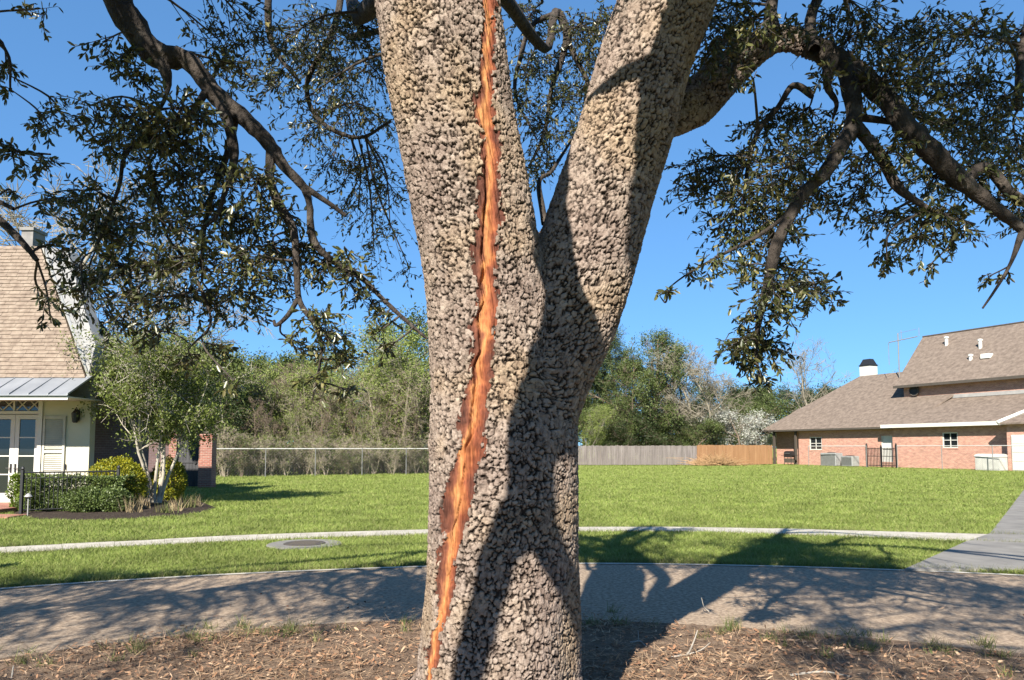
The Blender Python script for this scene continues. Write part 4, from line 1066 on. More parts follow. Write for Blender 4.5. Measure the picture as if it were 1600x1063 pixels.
# arched plank gate
M['gatewood'] = mat('charcoal_planks', [(0.3,(0.045,0.045,0.05)),(0.7,(0.085,0.085,0.09))], 6, 0.7, 0.3, 40, (1,1,0.15))
gx0, gx1 = wx(278, 29.7), wx(312, 29.7)
gt = tag(empty('garden_gate', ((gx0+gx1)/2, 29.7, 0)), 'charcoal plank gate with arched top between brick pillars', 'gate')
gwid = gx1 - gx0; cx_ = 0
def arch(x): return 1.62 + 0.36 * math.sqrt(max(0, 1 - (x / (gwid/2)) ** 2))
for k in range(7):
    a = -gwid/2 + k * gwid/7 + 0.006; b = -gwid/2 + (k+1) * gwid/7 - 0.006
    MB().prism([(a,0,0.06),(b,0,0.06),(b,0,arch(b)-0.02),(a,0,arch(a)-0.02)], (0,0.03,0)).build('plank', M['gatewood'], gt)
for z in (0.25, 1.0): MB().box(-gwid/2+.01, gwid/2-.01, -0.03, -0.002, z, z+0.1).build('rail', M['gatewood'], gt)
ar = [(gwid/2*math.cos(t), -0.01, 1.62+0.38*math.sin(t)) for t in np.linspace(0, math.pi, 17)]
MB().tube(ar, 0.03, 6).build('arch_rim', M['iron'], gt)
MB().tube([(0,-0.01,2.0),(0,-0.01,2.1)], 0.02, 6).lathe([(0.01,0),(0.04,0.03),(0.01,0.07)], (0,-0.01,2.1), 8).build('finial', M['iron'], gt)
MB().box(0.28, 0.36, -0.06, -0.031, 0.96, 1.12).build('latch', M['iron'], gt)

# iron railing
rl = tag(empty('iron_railing', (wx(115,17.2), 17.3, 0)), 'black iron railing around the clipped box hedge', 'railing')
ra, rb = wx(39,17.3), wx(188,18.4)
Z1 = wz(738, 17.5)
def rp(t): return np.array([ra + (rb-ra)*t, 17.3 + 1.1*t])
for t in (0.0, 1.0):
    p_ = rp(t)
    wpart(MB().box(p_[0]-0.03, p_[0]+0.03, p_[1]-0.03, p_[1]+0.03, 0, Z1+0.06).lathe([(0.02,0),(0.045,0.03),(0.03,0.07),(0.01,0.09)], (p_[0],p_[1],Z1+0.06), 8).build('post', M['iron']), rl)
for z, r_ in ((Z1, 0.02), (Z1-0.13, 0.012), (0.15, 0.014)):
    a, b = rp(0), rp(1)
    wpart(MB().tube([(a[0],a[1],z),(b[0],b[1],z)], r_, 6).build('rail', M['iron']), rl)
for k in range(1, 22):
    p_ = rp(k/22)
    wpart(MB().tube([(p_[0],p_[1],0.15),(p_[0],p_[1],Z1)], 0.009, 5).build('baluster', M['iron']), rl)
# path light
pp_ = G(43, 808)
pl = tag(empty('path_light', tuple(pp_)), 'small pale path light on a stake beside the railing post', 'path light')
M['pewter'] = mat('pewter', (0.55,0.54,0.52), 5, 0.5, metal=0.4)
MB().tube([(0,0,0),(0,0,0.46)], 0.014, 8).build('stake', M['pewter'], pl)
MB().lathe([(0.03,0.44),(0.09,0.47),(0.05,0.52),(0.01,0.55)], (0,0,0), 12).build('hood', M['pewter'], pl)

# ================================================================== PLANTS
def seg_mesh(P0, P1, R0, R1, name, n=3):
    T = P1 - P0; T = T / (np.linalg.norm(T, axis=1)[:, None] + 1e-9)
    a = np.where(np.abs(T[:, 2:3]) < 0.9, np.array([[0,0,1.]]), np.array([[1.,0,0]]))
    N_ = np.cross(T, a); N_ /= np.linalg.norm(N_, axis=1)[:, None] + 1e-9
    B_ = np.cross(T, N_)
    ang = np.arange(n) * 2 * math.pi / n
    off = np.cos(ang)[None, :, None] * N_[:, None] + np.sin(ang)[None, :, None] * B_[:, None]
    V = np.concatenate([P0[:, None] + off * R0[:, None, None], P1[:, None] + off * R1[:, None, None]], axis=1)
    i = np.arange(n); j = (i + 1) % n
    F0 = np.stack([i, j, n + j, n + i], 1)
    F = (np.arange(len(P0))[:, None, None] * 2 * n + F0[None]).reshape(-1, 4)
    return np_mesh(name, V.reshape(-1, 3), F)
def grow(r, H, R0, trunk_frac=0.85, nl=12, spread=0.35, rise=0.7, first=0.25, sub=(5, 5, 4), curl=0.12, stems=1, stem_spread=0.0, droop=0.0, profile='round', tcurl=None):
    """branch skeleton: returns trunk segments, fine segments, tips"""
    A, B, RA_, RB_ = [], [], [], []
    tips = []; runs = []
    def poly(p, d, L, r0, r1, k, up, cu=None):
        cu = curl if cu is None else cu
        pts = [p]
        for _ in range(k):
            d = d + r.normal(size=3) * cu + np.array([0, 0, up])
            d = d / np.linalg.norm(d)
            pts.append(pts[-1] + d * L / k)
        rr = np.linspace(r0, r1, k + 1)
        for i in range(k):
            A.append(pts[i]); B.append(pts[i+1]); RA_.append(rr[i]); RB_.append(rr[i+1])
        return pts, rr
    def child(pts, rr, t):
        f = t * (len(pts) - 1); i = min(int(f), len(pts) - 2)
        return pts[i] + (pts[i+1] - pts[i]) * (f - i), rr[i], (pts[i+1] - pts[i])
    for s_ in range(stems):
        a = r.random() * 6.28 if stems > 1 else 0
        d0 = np.array([math.cos(a) * stem_spread, math.sin(a) * stem_spread, 1.0])
        b0 = np.array([math.cos(a), math.sin(a), 0]) * (0.12 * H * stem_spread)
        runs.append(len(A))
        tp, tr = poly(b0, d0 / np.linalg.norm(d0), H * trunk_frac * (0.85 + 0.3 * r.random() if stems > 1 else 1), R0, R0 * 0.25, 9, 0.02, tcurl)
        for k in range(nl):
            t = first + (1 - first) * (k + r.random()) / nl
            p, rad, td = child(tp, tr, min(t, 0.999))
            a = k * 2.4 + r.normal() * 0.4
            u = (t - first) / (1 - first)
            prof = {'round': math.sin(math.pi * (0.18 + 0.72 * u)), 'cone': 1.05 - u, 'vase': 0.55 + 0.6 * u * (1.3 - u)}[profile]
            L = H * spread * prof * (0.75 + 0.5 * r.random())
            rs = rise * (0.55 + 0.8 * u)
            d = np.array([math.cos(a), math.sin(a), rs]); d /= np.linalg.norm(d)
            lp, lr = poly(p, d, L, rad * 0.55, rad * 0.14, 5, 0.05 - droop)
            for m1 in range(sub[0]):
                p1, r1, d1_ = child(lp, lr, 0.25 + 0.75 * (m1 + r.random()) / sub[0] * 0.99)
                dd = d1_ / np.linalg.norm(d1_) + r.normal(size=3) * 0.65
                sp_, sr = poly(p1, dd / np.linalg.norm(dd), L * 0.48 * (0.6 + 0.6 * r.random()), max(r1 * 0.55, 0.006), 0.006, 4, 0.05 - droop)
                for m2 in range(sub[1]):
                    p2, r2, d2_ = child(sp_, sr, 0.2 + 0.8 * (m2 + r.random()) / sub[1] * 0.99)
                    dd = d2_ / np.linalg.norm(d2_) + r.normal(size=3) * 0.7
                    qp, qr = poly(p2, dd / np.linalg.norm(dd), L * 0.24 * (0.5 + 0.8 * r.random()), 0.008, 0.004, 2, 0.03 - droop)
                    tips.extend(qp[1:])
                    for m3 in range(sub[2]):
                        p3, r3, d3_ = child(qp, qr, r.random() * 0.99)
                        dd = d3_ / np.linalg.norm(d3_) + r.normal(size=3) * 0.8
                        e = p3 + dd / np.linalg.norm(dd) * L * 0.13
                        A.append(p3); B.append(e); RA_.append(0.006); RB_.append(0.003); tips.append(e)
    return np.array(A), np.array(B), np.array(RA_), np.array(RB_), np.array(tips), runs
def make_tree(name, label, cat, group, seed, H, R0, bark, leafm=None, nleaf=0, lsz=0.1, sig=0.1, minr=0.0, lw=0.5, **kw):
    r = np.random.default_rng(seed)
    A, B, ra_, rb_, tips, runs = grow(r, H, R0, **kw)
    bigm = np.zeros(len(A), bool)
    for q in runs: bigm[q:q+9] = True
    ra_ = np.maximum(ra_, minr); rb_ = np.maximum(rb_, minr * 0.6)
    root = tag(empty(name), label, cat, group)
    for q in runs:
        V_, F_ = tube_np(np.vstack([A[q:q+9], B[q+8:q+9]]), np.r_[ra_[q:q+9], rb_[q+8]], 7)
        nm = 'trunk' if len(runs) == 1 else 'stem'
        link(nm, np_mesh(nm, V_, F_), bark, root, True)
    link('branches', seg_mesh(A[~bigm], B[~bigm], ra_[~bigm], rb_[~bigm], 'branches', 3), bark, root)
    if leafm and nleaf:
        pos = tips[r.integers(0, len(tips), nleaf)] + r.normal(size=(nleaf, 3)) * sig
        # clumps: thin leaves out where a broad noise is low
        kp = vnoise(pos * (2.2 / max(0.6, H / 6)) + seed) > 0.30
        pos = pos[kp]
        ax_ = rdir(len(pos), r) + np.array([0, 0, -0.2]); nz_ = rdir(len(pos), r) + np.array([0, 0, 0.7])
        link('crown', leaf_mesh(pos, ax_, nz_, lsz * (0.6 + 0.8 * r.random(len(pos))), lw * lsz * (0.6 + 0.6 * r.random(len(pos))), 'crown', full=False), leafm, root)
    return root
def copy_tree(o, loc, rz, sc, label=None, group=None, parent=None):
    c = o.copy(); col.objects.link(c); c.location = loc; c.rotation_euler = (0, 0, rz); c.scale = (sc[0], sc[0], sc[1]) if isinstance(sc, tuple) else (sc, sc, sc)
    if label: c['label'] = label
    if group: c['group'] = group
    for ch in o.children:
        d = ch.copy(); col.objects.link(d); d.parent = c
    return c
class Kind:
    def __init__(s, root, H):
        s.root, s.used = root, False
        zz = []
        for ch in root.children:
            q = np.empty(len(ch.data.vertices) * 3, np.float32); ch.data.vertices.foreach_get('co', q); zz.append(q[2::3])
        zz = np.concatenate(zz)
        s.H = float(np.percentile(zz, 99.6))
    def put(s, px_, top, Y, wide=1.0, label=None, group=None):
        x = wx(px_, Y); h = EYE + (HOR - top) / FPX * Y
        k = h / s.H
        rz = random.random() * 6.28
        if not s.used:
            s.used = True; o = s.root
            o.location = (x, Y, 0); o.rotation_euler = (0, 0, rz); o.scale = (k*wide, k*wide, k)
            if label: o['label'] = label
            if group: o['group'] = group
            return o
        return copy_tree(s.root, (x, Y, 0), rz, (k*wide, k), label, group)
M['greybark'] = mat('grey_bark', [(0.3,(0.24,0.21,0.155)),(0.7,(0.40,0.36,0.28))], 8, 0.9, coord='obj')
M['brownbark'] = mat('brown_bark', [(0.3,(0.15,0.11,0.08)),(0.7,(0.30,0.23,0.17))], 6, 0.9, coord='obj')
M['tanbark'] = mat('tan_twig', [(0.3,(0.30,0.25,0.19)),(0.7,(0.46,0.39,0.30))], 6, 0.9, coord='obj')
M['myrtle_bark'] = mat('myrtle_bark', [(0.35,(0.42,0.36,0.28)),(0.6,(0.58,0.53,0.44)),(0.75,(0.68,0.64,0.56))], 5, 0.7, coord='obj')
M['springleaf'] = leaf_mat('spring_leaf', [(0.16,0.21,0.045),(0.22,0.27,0.065),(0.28,0.32,0.09),(0.19,0.24,0.05)], 0.5, 0.35, 0.3)
M['paleleaf'] = leaf_mat('pale_leaf', [(0.24,0.32,0.07),(0.31,0.38,0.10),(0.37,0.42,0.14),(0.26,0.33,0.085)], 0.6, 0.3, 0.2)
M['darkleaf'] = leaf_mat('dark_leaf', [(0.04,0.065,0.02),(0.06,0.09,0.03),(0.085,0.12,0.04),(0.05,0.075,0.025)], 0.5, 0.2, 0.3)
M['midleaf'] = leaf_mat('mid_leaf', [(0.11,0.155,0.04),(0.145,0.19,0.055),(0.18,0.22,0.07),(0.12,0.165,0.05)], 0.55, 0.25, 0.3)
M['needle'] = leaf_mat('pine_needle', [(0.06,0.095,0.035),(0.09,0.13,0.045),(0.13,0.165,0.06)], 0.55, 0.2, 0.3)
M['gold'] = leaf_mat('gold_leaf', [(0.42,0.40,0.025),(0.52,0.46,0.03),(0.34,0.36,0.03),(0.24,0.29,0.03)], 0.5, 0.35, 0.3)
M['box'] = leaf_mat('box_leaf', [(0.12,0.175,0.04),(0.16,0.225,0.06),(0.20,0.26,0.075),(0.09,0.13,0.03)], 0.45, 0.25, 0.4)
M['lime'] = leaf_mat('lime_leaf', [(0.16,0.25,0.03),(0.22,0.32,0.04),(0.27,0.36,0.06)], 0.5, 0.35, 0.3)
M['blossom'] = leaf_mat('white_blossom', [(0.62,0.62,0.56),(0.72,0.72,0.66),(0.5,0.53,0.42)], 0.6, 0.3, 0.2)
M['drygrass'] = leaf_mat('dry_stalk', [(0.45,0.35,0.20),(0.36,0.27,0.15),(0.52,0.42,0.26)], 0.7, 0.2, 0.2)

# crape myrtle before the cream house
myrtle = make_tree('crape_myrtle', 'many-stemmed pale-barked crape myrtle in fresh leaf in the bed', 'tree', None, 21, 5.3, 0.055, M['myrtle_bark'], M['springleaf'], 30000, 0.085, 0.12, 0.004,
    trunk_frac=0.66, nl=7, spread=0.36, rise=0.8, first=0.42, sub=(5, 4, 2), curl=0.10, stems=6, stem_spread=0.24, profile='round')
p_ = G(243, 791); myrtle.location = (p_[0], p_[1], 0.05)

def bush(name, label, cat, group, loc, rad, nleaf, lsz, leafm, seed, boxy=False, stems=True, lw=0.6):
    r = np.random.default_rng(seed)
    root = tag(empty(name, loc), label, cat, group)
    rad = np.array(rad)
    if boxy:
        p_ = r.random((nleaf, 3)) * 2 - 1
        ax_i = r.integers(0, 3, nleaf); push = r.random(nleaf) < 0.75
        sgn = np.where(p_[np.arange(nleaf), ax_i] >= 0, 1, -1)
        p_[np.arange(nleaf), ax_i] = np.where(push, sgn * (1 - 0.16 * r.random(nleaf)), p_[np.arange(nleaf), ax_i])
    else:
        p_ = rdir(nleaf, r) * (0.62 + 0.38 * r.random(nleaf) ** 0.5)[:, None]
        p_[:, 2] = np.maximum(p_[:, 2], -0.98)
    lumps = 1 + 0.34 * (vnoise(p_ * 2.1 + seed) - 0.5) + 0.22 * (vnoise(p_ * 5.2 + seed) - 0.5)
    pos = p_ * lumps[:, None] * rad + np.array([0, 0, rad[2]])
    pos[:, 2] = np.maximum(pos[:, 2], 0.03)
    out = p_ / (np.linalg.norm(p_, axis=1)[:, None] + 1e-6)
    ax_ = out * 0.6 + rdir(nleaf, r) * 0.8 + np.array([0, 0, 0.35]); nz_ = out * 0.6 + rdir(nleaf, r) * 0.6 + np.array([0, 0, 0.4])
    link('foliage', leaf_mesh(pos, ax_, nz_, lsz * (0.6 + 0.8 * r.random(nleaf)), lw * lsz * (0.7 + 0.5 * r.random(nleaf)), 'foliage', full=False), leafm, root)
    ns_ = 26
    e = rdir(ns_, r) * rad * 0.8 + np.array([0, 0, rad[2]]); e[:, 2] = np.maximum(e[:, 2], 0.1)
    b_ = np.c_[e[:, 0] * 0.35, e[:, 1] * 0.35, np.zeros(ns_)]
    link('stems', seg_mesh(b_, e, np.full(ns_, 0.014), np.full(ns_, 0.005), 'stems', 4), M['brownbark'], root)
    return root
a = (wx(118,18), 18.15, 0.03)
hd = bush('box_hedge', 'clipped green box hedge behind the black railing', 'hedge', None, (wx(120,18.2), 18.35, 0.0), (1.05, 0.42, 0.42), 22000, 0.055, M['box'], 31, True)
hd.rotation_euler = (0, 0, 0.2)
for i, (a, b, r_, l) in enumerate(((95,806,0.40,'rounded green shrub in front of the railing, nearest the path light'),(136,808,0.44,'rounded green shrub in front of the middle of the railing'),(176,807,0.42,'rounded green shrub in front of the railing, nearest the crape myrtle'))):
    g_ = G(a, b - 3)
    bush('low_shrub', l, 'shrub', 'low shrubs in the mulch bed', (g_[0], g_[1], 0.02), (r_*1.15, r_*0.9, r_*0.72), 7000, 0.048, M['box'], 40 + i)
g_ = G(28, 800); bush('lime_hedge', 'narrow lime green hedge beside the brick step', 'hedge', None, (g_[0], g_[1]+0.3, 0), (0.17, 0.4, 0.44), 9000, 0.05, M['lime'], 51, True)
bush('golden_shrub', 'broad golden yellow shrub before the dark brick side wall', 'shrub', None, (wx(188,19.2), 19.2, 0), (0.72, 0.6, 0.68), 9500, 0.055, M['gold'], 52)
bush('golden_shrub', 'smaller golden shrub beside the charcoal gate', 'shrub', None, (wx(266,21.6), 21.6, 0), (0.52, 0.5, 0.64), 7000, 0.055, M['gold'], 53)
# strappy plants in the mulch
for i, (a, b, h_, mt) in enumerate(((206,806,0.42,'drygrass'),(222,800,0.38,'drygrass'),(272,803,0.34,'drygrass'),(292,798,0.42,'tuft'),(306,796,0.34,'drygrass'),(258,806,0.30,'tuft'))):
    g_ = G(a, b); n_ = 46
    V, F = blades(rng.normal(0, 0.10, n_), rng.normal(0, 0.08, n_), h_ * (0.5 + 0.6 * rng.random(n_)), np.full(n_, 0.022), 0.35)
    o = link('strappy_plant', np_mesh('strappy_plant', V, F), M[mt]); o.location = (g_[0], g_[1], 0.07)
    tag(o, 'dry tan strappy plant in the mulch near the crape myrtle' if mt == 'drygrass' else 'pale green strappy plant in the mulch near the crape myrtle', 'plant', 'strappy plants in the mulch')

# ---- woodland kinds
K = {}
K['pale'] = Kind(make_tree('spring_tree', '', 'tree', None, 61, 9.0, 0.14, M['greybark'], M['paleleaf'], 9000, 0.15, 0.28, 0.012, nl=14, spread=0.30, rise=0.9, first=0.2, sub=(5,4,2), profile='round'), 9.0)
K['green'] = Kind(make_tree('leafy_tree', '', 'tree', None, 62, 9.0, 0.17, M['brownbark'], M['midleaf'], 15000, 0.17, 0.30, 0.012, nl=15, spread=0.33, rise=0.6, first=0.15, sub=(5,4,2), profile='round'), 9.0)
K['dark'] = Kind(make_tree('evergreen_tree', '', 'tree', None, 63, 8.0, 0.17, M['brownbark'], M['darkleaf'], 16000, 0.16, 0.28, 0.012, nl=15, spread=0.36, rise=0.5, first=0.1, sub=(5,4,2), profile='round'), 8.0)
K['bare'] = Kind(make_tree('bare_tree', '', 'tree', None, 64, 8.0, 0.09, M['brownbark'], None, 0, 0.1, 0.1, 0.010, nl=13, spread=0.24, rise=1.1, first=0.25, sub=(5,4,3), profile='round'), 8.0)
K['bare2'] = Kind(make_tree('bare_tree', '', 'tree', None, 65, 8.0, 0.07, M['tanbark'], M['paleleaf'], 5000, 0.11, 0.2, 0.011, nl=9, spread=0.22, rise=1.2, first=0.2, sub=(5,4,3), stems=3, stem_spread=0.16, profile='round'), 8.0)
K['brush'] = Kind(make_tree('thicket_shrub', '', 'shrub', None, 66, 2.6, 0.022, M['tanbark'], M['paleleaf'], 1600, 0.06, 0.14, 0.007, nl=6, spread=0.28, rise=1.3, first=0.1, sub=(4,4,3), stems=7, stem_spread=0.3, profile='round'), 2.6)
K['brush2'] = Kind(make_tree('thicket_shrub', '', 'shrub', None, 67, 2.6, 0.02, M['brownbark'], M['midleaf'], 3200, 0.08, 0.14, 0.007, nl=6, spread=0.30, rise=1.2, first=0.1, sub=(4,4,2), stems=6, stem_spread=0.35, profile='round'), 2.6)
K['pine'] = Kind(make_tree('pine_tree', '', 'tree', None, 68, 17.0, 0.24, M['brownbark'], M['needle'], 30000, 0.40, 0.30, 0.015, lw=0.14, trunk_frac=0.97, nl=30, spread=0.22, rise=0.25, first=0.28, sub=(5,4,1), curl=0.1, tcurl=0.03, profile='cone'), 17.0)
K['conifer'] = Kind(make_tree('cypress_tree', '', 'tree', None, 69, 13.0, 0.22, M['brownbark'], M['midleaf'], 22000, 0.22, 0.26, 0.015, lw=0.4, trunk_frac=0.95, nl=30, spread=0.27, rise=0.5, first=0.06, sub=(5,4,1), tcurl=0.05, profile='round'), 13.0)
K['greybare'] = Kind(make_tree('bare_tree', '', 'tree', None, 70, 11.0, 0.15, M['greybark'], None, 0, 0.1, 0.1, 0.016, nl=16, spread=0.32, rise=0.8, first=0.15, sub=(6,5,3), profile='round'), 11.0)
K['fan'] = Kind(make_tree('bare_tree', '', 'tree', None, 71, 14.0, 0.3, M['greybark'], None, 0, 0.1, 0.1, 0.018, trunk_frac=0.7, nl=12, spread=0.42, rise=1.2, first=0.2, sub=(6,5,3), profile='vase'), 14.0)
K['white'] = Kind(make_tree('flowering_tree', '', 'tree', None, 72, 5.0, 0.09, M['brownbark'], M['blossom'], 6500, 0.13, 0.18, 0.01, nl=9, spread=0.36, rise=0.7, first=0.15, sub=(5,4,2), profile='round'), 5.0)
GL = 'trees of the thicket behind the chain-link fence'
lab = {'pale':'pale green spring tree in the thicket behind the chain-link fence', 'green':'mid green leafy tree in the thicket behind the chain-link fence', 'dark':'dark evergreen tree in the thicket behind the chain-link fence', 'bare':'bare brown tree in the thicket behind the chain-link fence', 'bare2':'bare tan many-stemmed tree in the thicket behind the chain-link fence'}
for kd, px_, top, Y, wd in [('dark',165,545,46,1.3),('dark',225,520,50,1.3),('dark',285,540,47,1.2),('green',335,560,48,1.1),('dark',330,610,43,1.0),('green',392,552,60,1.0),('green',425,560,62,1.0),('pale',455,565,60,1.0),('pale',490,550,60,1.0),('dark',520,590,66,1.1),('pale',545,575,58,1.0),('green',590,590,66,1.1),('pale',620,545,58,1.0),('pale',652,505,58,1.0),('green',685,500,62,1.0),('pale',700,540,60,1.0),('dark',460,610,68,1.3),('dark',570,620,70,1.4),('green',640,600,68,1.2),('dark',390,610,68,1.3),
    ('bare',372,610,48,1),('bare2',395,600,47,1.1),('bare',420,585,47,1.2),('bare2',440,560,48,1.1),('bare',462,590,49,1.1),('bare2',488,585,47,1.2),('bare',510,600,47,1.2),('bare',535,595,48,1.2),('bare2',560,600,47,1.2),('bare',585,590,48,1.2),('bare2',610,585,47,1.2),('bare',632,580,47,1.2),('bare2',655,570,48,1.2),('bare',480,560,52,1.0),('bare',565,570,54,1.0),('bare2',520,570,52,1.0),('bare2',600,560,54,1.0),('bare2',640,560,53,1.1),('bare',690,580,48,1.2),('pale',385,575,51,0.9),('pale',432,560,52,0.9),('pale',475,575,51,1.0),('pale',508,585,51,1.0),('pale',560,580,51,1.0),('pale',596,575,51,1.0),('pale',625,560,50,1.0),('pale',648,540,51,1.1),('pale',668,520,50,1.1),('green',350,575,50,1.0),('bare',405,620,45,0.8),('bare',428,640,44,0.8),('bare2',472,630,45,0.8),('bare',500,640,45,0.8),('bare',548,630,46,0.8),('bare2',580,640,46,0.8),('bare',640,630,46,0.8),('pale',720,560,56,1.1),('green',750,575,60,1.2),('pale',785,570,62,1.1),('pale',660,610,47,0.9)]:
    K[kd].put(px_, top, Y, wd, lab[kd], GL)
for i in range(58):
    px_ = 338 + i * 6.0 + rng.normal(0, 4)
    kd = 'brush2' if rng.random() < 0.25 else 'brush'
    Yb = (39.5 + (px_ - 338) / 340 * 5.5) + 0.8 + 3.5 * rng.random()
    K[kd].put(px_, 692 + rng.normal(0, 14), Yb, 0.75 + 0.8 * rng.random(), 'tangled tan brush along the chain-link fence' if kd == 'brush' else 'leafy green brush along the chain-link fence', 'brush along the chain-link fence')
K['greybare'].put(95, 235, 46, 1.0, 'tall bare grey tree rising behind the cream house', None)
K['greybare'].put(205, 330, 52, 1.0, 'bare grey tree between the cream house and the thicket', None)
# right-hand wood
GR = 'trees behind the board fence'
for kd, px_, top, Y, wd, l in [('pine',972,470,80,1.0,'tallest dark pine behind the grey board fence'),('pine',938,515,84,1.0,'dark pine close behind the oak fork, over the grey fence'),
    ('conifer',1022,515,77,1.05,'broad olive cypress behind the grey board fence'),('conifer',1058,555,80,1.1,'shorter olive cypress next to the bare tan trees'),('conifer',985,560,76,1.0,'olive cypress under the tallest pine'),
    ('greybare',1085,538,75,1.0,'bare grey tree right of the cypresses'),('greybare',1112,565,74,1.1,'bare grey tree above the end of the grey fence'),('greybare',1142,585,76,1.2,'wide bare grey tree above the orange fence'),('greybare',1060,540,85,0.9,'thin bare grey tree behind the cypresses'),
    ('fan',1266,528,92,0.95,'large fan-shaped bare tree behind the brick house'),
    ('white',1162,640,73,1.3,'small white-flowering tree behind the orange fence'),('white',1185,650,76,1.2,'small white-flowering tree next to the brick house eave'),
    ('pale',922,632,73,0.9,'small bright spring tree beside the oak trunk, behind the grey fence')]:
    K[kd].put(px_, top, Y, wd, l, GR)
for px_, top, Y, kd in [(880,600,95,'dark'),(915,620,100,'green'),(950,640,78,'green'),(1000,640,76,'dark'),(1045,640,78,'dark'),(1090,625,84,'dark'),(1130,615,90,'green'),(1165,600,96,'dark'),(1195,598,92,'dark'),(1225,605,98,'green'),(1250,600,104,'dark'),(1290,605,110,'green'),(1175,620,82,'green'),(1330,600,112,'dark'),(1405,575,100,'pale'),(1100,650,74,'dark'),(1070,655,73,'green'),(965,655,74,'dark'),(985,630,88,'dark'),(1020,640,90,'green'),(940,620,92,'dark'),(760,610,96,'dark'),(800,600,90,'green'),(835,605,96,'dark'),(860,590,88,'green'),(720,600,100,'dark'),(1060,635,92,'dark')]:
    K[kd].put(px_, top, Y, 1.25, {'dark':'dark round evergreen beyond the board fences','green':'mid green round tree beyond the board fences','pale':'pale spring tree behind the brick house roof'}[kd], 'round trees beyond the board fences')

# ================================================================== FENCES
M['galv'] = mat('galvanised', (0.30,0.30,0.29), 6, 0.5, metal=0.4)
M['rail'] = mat('bright_rail', (0.62,0.61,0.58), 6, 0.5)
M['greyboard'] = mat('weathered_board', [(0.3,(0.15,0.13,0.125)),(0.55,(0.23,0.20,0.19)),(0.75,(0.31,0.28,0.265))], 3.5, 0.9, 0.3, 30, (1,1,0.12), coord='obj')
M['cedar'] = mat('cedar_board', [(0.3,(0.29,0.15,0.07)),(0.6,(0.38,0.21,0.105)),(0.8,(0.45,0.27,0.14))], 3.5, 0.85, 0.3, 30, (1,1,0.12), coord='obj')
def board_fence(a, b, h, m, name, label, nposts):
    a, b = np.array(a), np.array(b)
    L_ = np.linalg.norm(b - a); rz = math.atan2(b[1]-a[1], b[0]-a[0])
    root = tag(empty(name, (a[0], a[1], 0), rz), label, 'fence')
    seg = L_ / nposts
    for k in range(nposts):
        mb_ = MB(); x = k * seg
        while x < (k + 1) * seg - 0.01:
            w_ = min(0.142, (k + 1) * seg - x)
            dy = rng.normal(0, 0.004); t = h + rng.normal(0, 0.018); dz_ = 0.03 + rng.random() * 0.03
            mb_.box(x + 0.004, x + w_ - 0.004, dy, dy + 0.018, dz_, t); x += 0.15
        mb_.build('board_panel', m, root)
        MB().box(k*seg+.003, (k+1)*seg-.003, 0.03, 0.07, 0.35, 0.44).build('rail', m, root)
        MB().box(k*seg+.003, (k+1)*seg-.003, 0.03, 0.07, h-0.4, h-0.31).build('rail', m, root)
        MB().box(k*seg-0.045, k*seg+0.045, 0.072, 0.16, 0, h-0.05).build('post', m, root)
    return root
board_fence((wx(690,67), 67), (wx(1088,68), 68), 1.80, M['greyboard'], 'board_fence', 'weathered grey board fence across the back of the lawn', 10)
board_fence((wx(1089,68)+.05, 68), (wx(1206,71), 71), 1.86, M['cedar'], 'board_fence', 'orange cedar board fence running up to the brick house', 4)
def chain_fence(pts, h, label, step, mesh=True, name='chain_link_fence'):
    root = tag(empty(name, (pts[0][0], pts[0][1], 0)), label, 'fence')
    pts = [np.array(p_, float) for p_ in pts]
    for a, b in zip(pts[:-1], pts[1:]):
        L_ = np.linalg.norm(b - a); n_ = max(1, int(round(L_ / step)))
        for k in range(n_ + 1):
            p_ = a + (b - a) * k / n_
            wpart(MB().tube([(p_[0],p_[1],0),(p_[0],p_[1],h+0.05)], 0.03, 8).build('post', M['galv']), root)
        wpart(MB().tube([(a[0],a[1],h),(b[0],b[1],h)], 0.03, 8).build('top_rail', M['rail']), root)
        nw = int(L_ / 0.16); t = np.arange(nw) * 0.16; d_ = (b - a) / L_
        P0, P1 = [], []
        for sg in (1, -1):
            t1 = np.clip(t + sg * h, 0, L_)
            hh_ = np.abs(t1 - t)
            z0 = np.zeros(nw)
            P0.append(np.c_[a[0] + d_[0]*t, a[1] + d_[1]*t, z0 + 0.03]); P1.append(np.c_[a[0] + d_[0]*t1, a[1] + d_[1]*t1, np.minimum(hh_, h)])
        P0 = np.concatenate(P0); P1 = np.concatenate(P1); n_ = len(P0)
        o = link('wire_mesh', seg_mesh(P0, P1, np.full(n_, 0.0025), np.full(n_, 0.0025), 'wire_mesh', 3), M['galv'])
        wpart(o, root); o['kind'] = 'stuff'
a1, a2 = (wx(334,39.5), 39.5), (wx(700,46), 46.0)
chain_fence([a1, a2], 1.55, 'chain-link fence before the brushy thicket, left of the oak', 3.0)
# heap of dry brush by the cedar fence
r = np.random.default_rng(91); nb = 620
bx_ = r.normal(0, 1.1, nb); P0 = np.c_[bx_, r.normal(0, 0.35, nb), np.abs(r.normal(0, 0.22, nb))]
P1 = P0 + np.c_[r.normal(0, 0.75, nb), r.normal(0, 0.3, nb), np.abs(r.normal(0.25, 0.4, nb)) * np.exp(-(bx_/1.5)**2)]
o = link('brush_heap', seg_mesh(P0, P1, np.full(nb, 0.022), np.full(nb, 0.01), 'brush_heap', 3), M['drybrush'] if 'drybrush' in M else mat('dry_brush', [(0.3,(0.42,0.25,0.12)),(0.7,(0.58,0.38,0.2))], 5, 0.9))
o.location = (wx(1116,66.6), 66.6, 0); tag(o, 'heap of dry orange-tan brush before the board fences', 'brush heap')

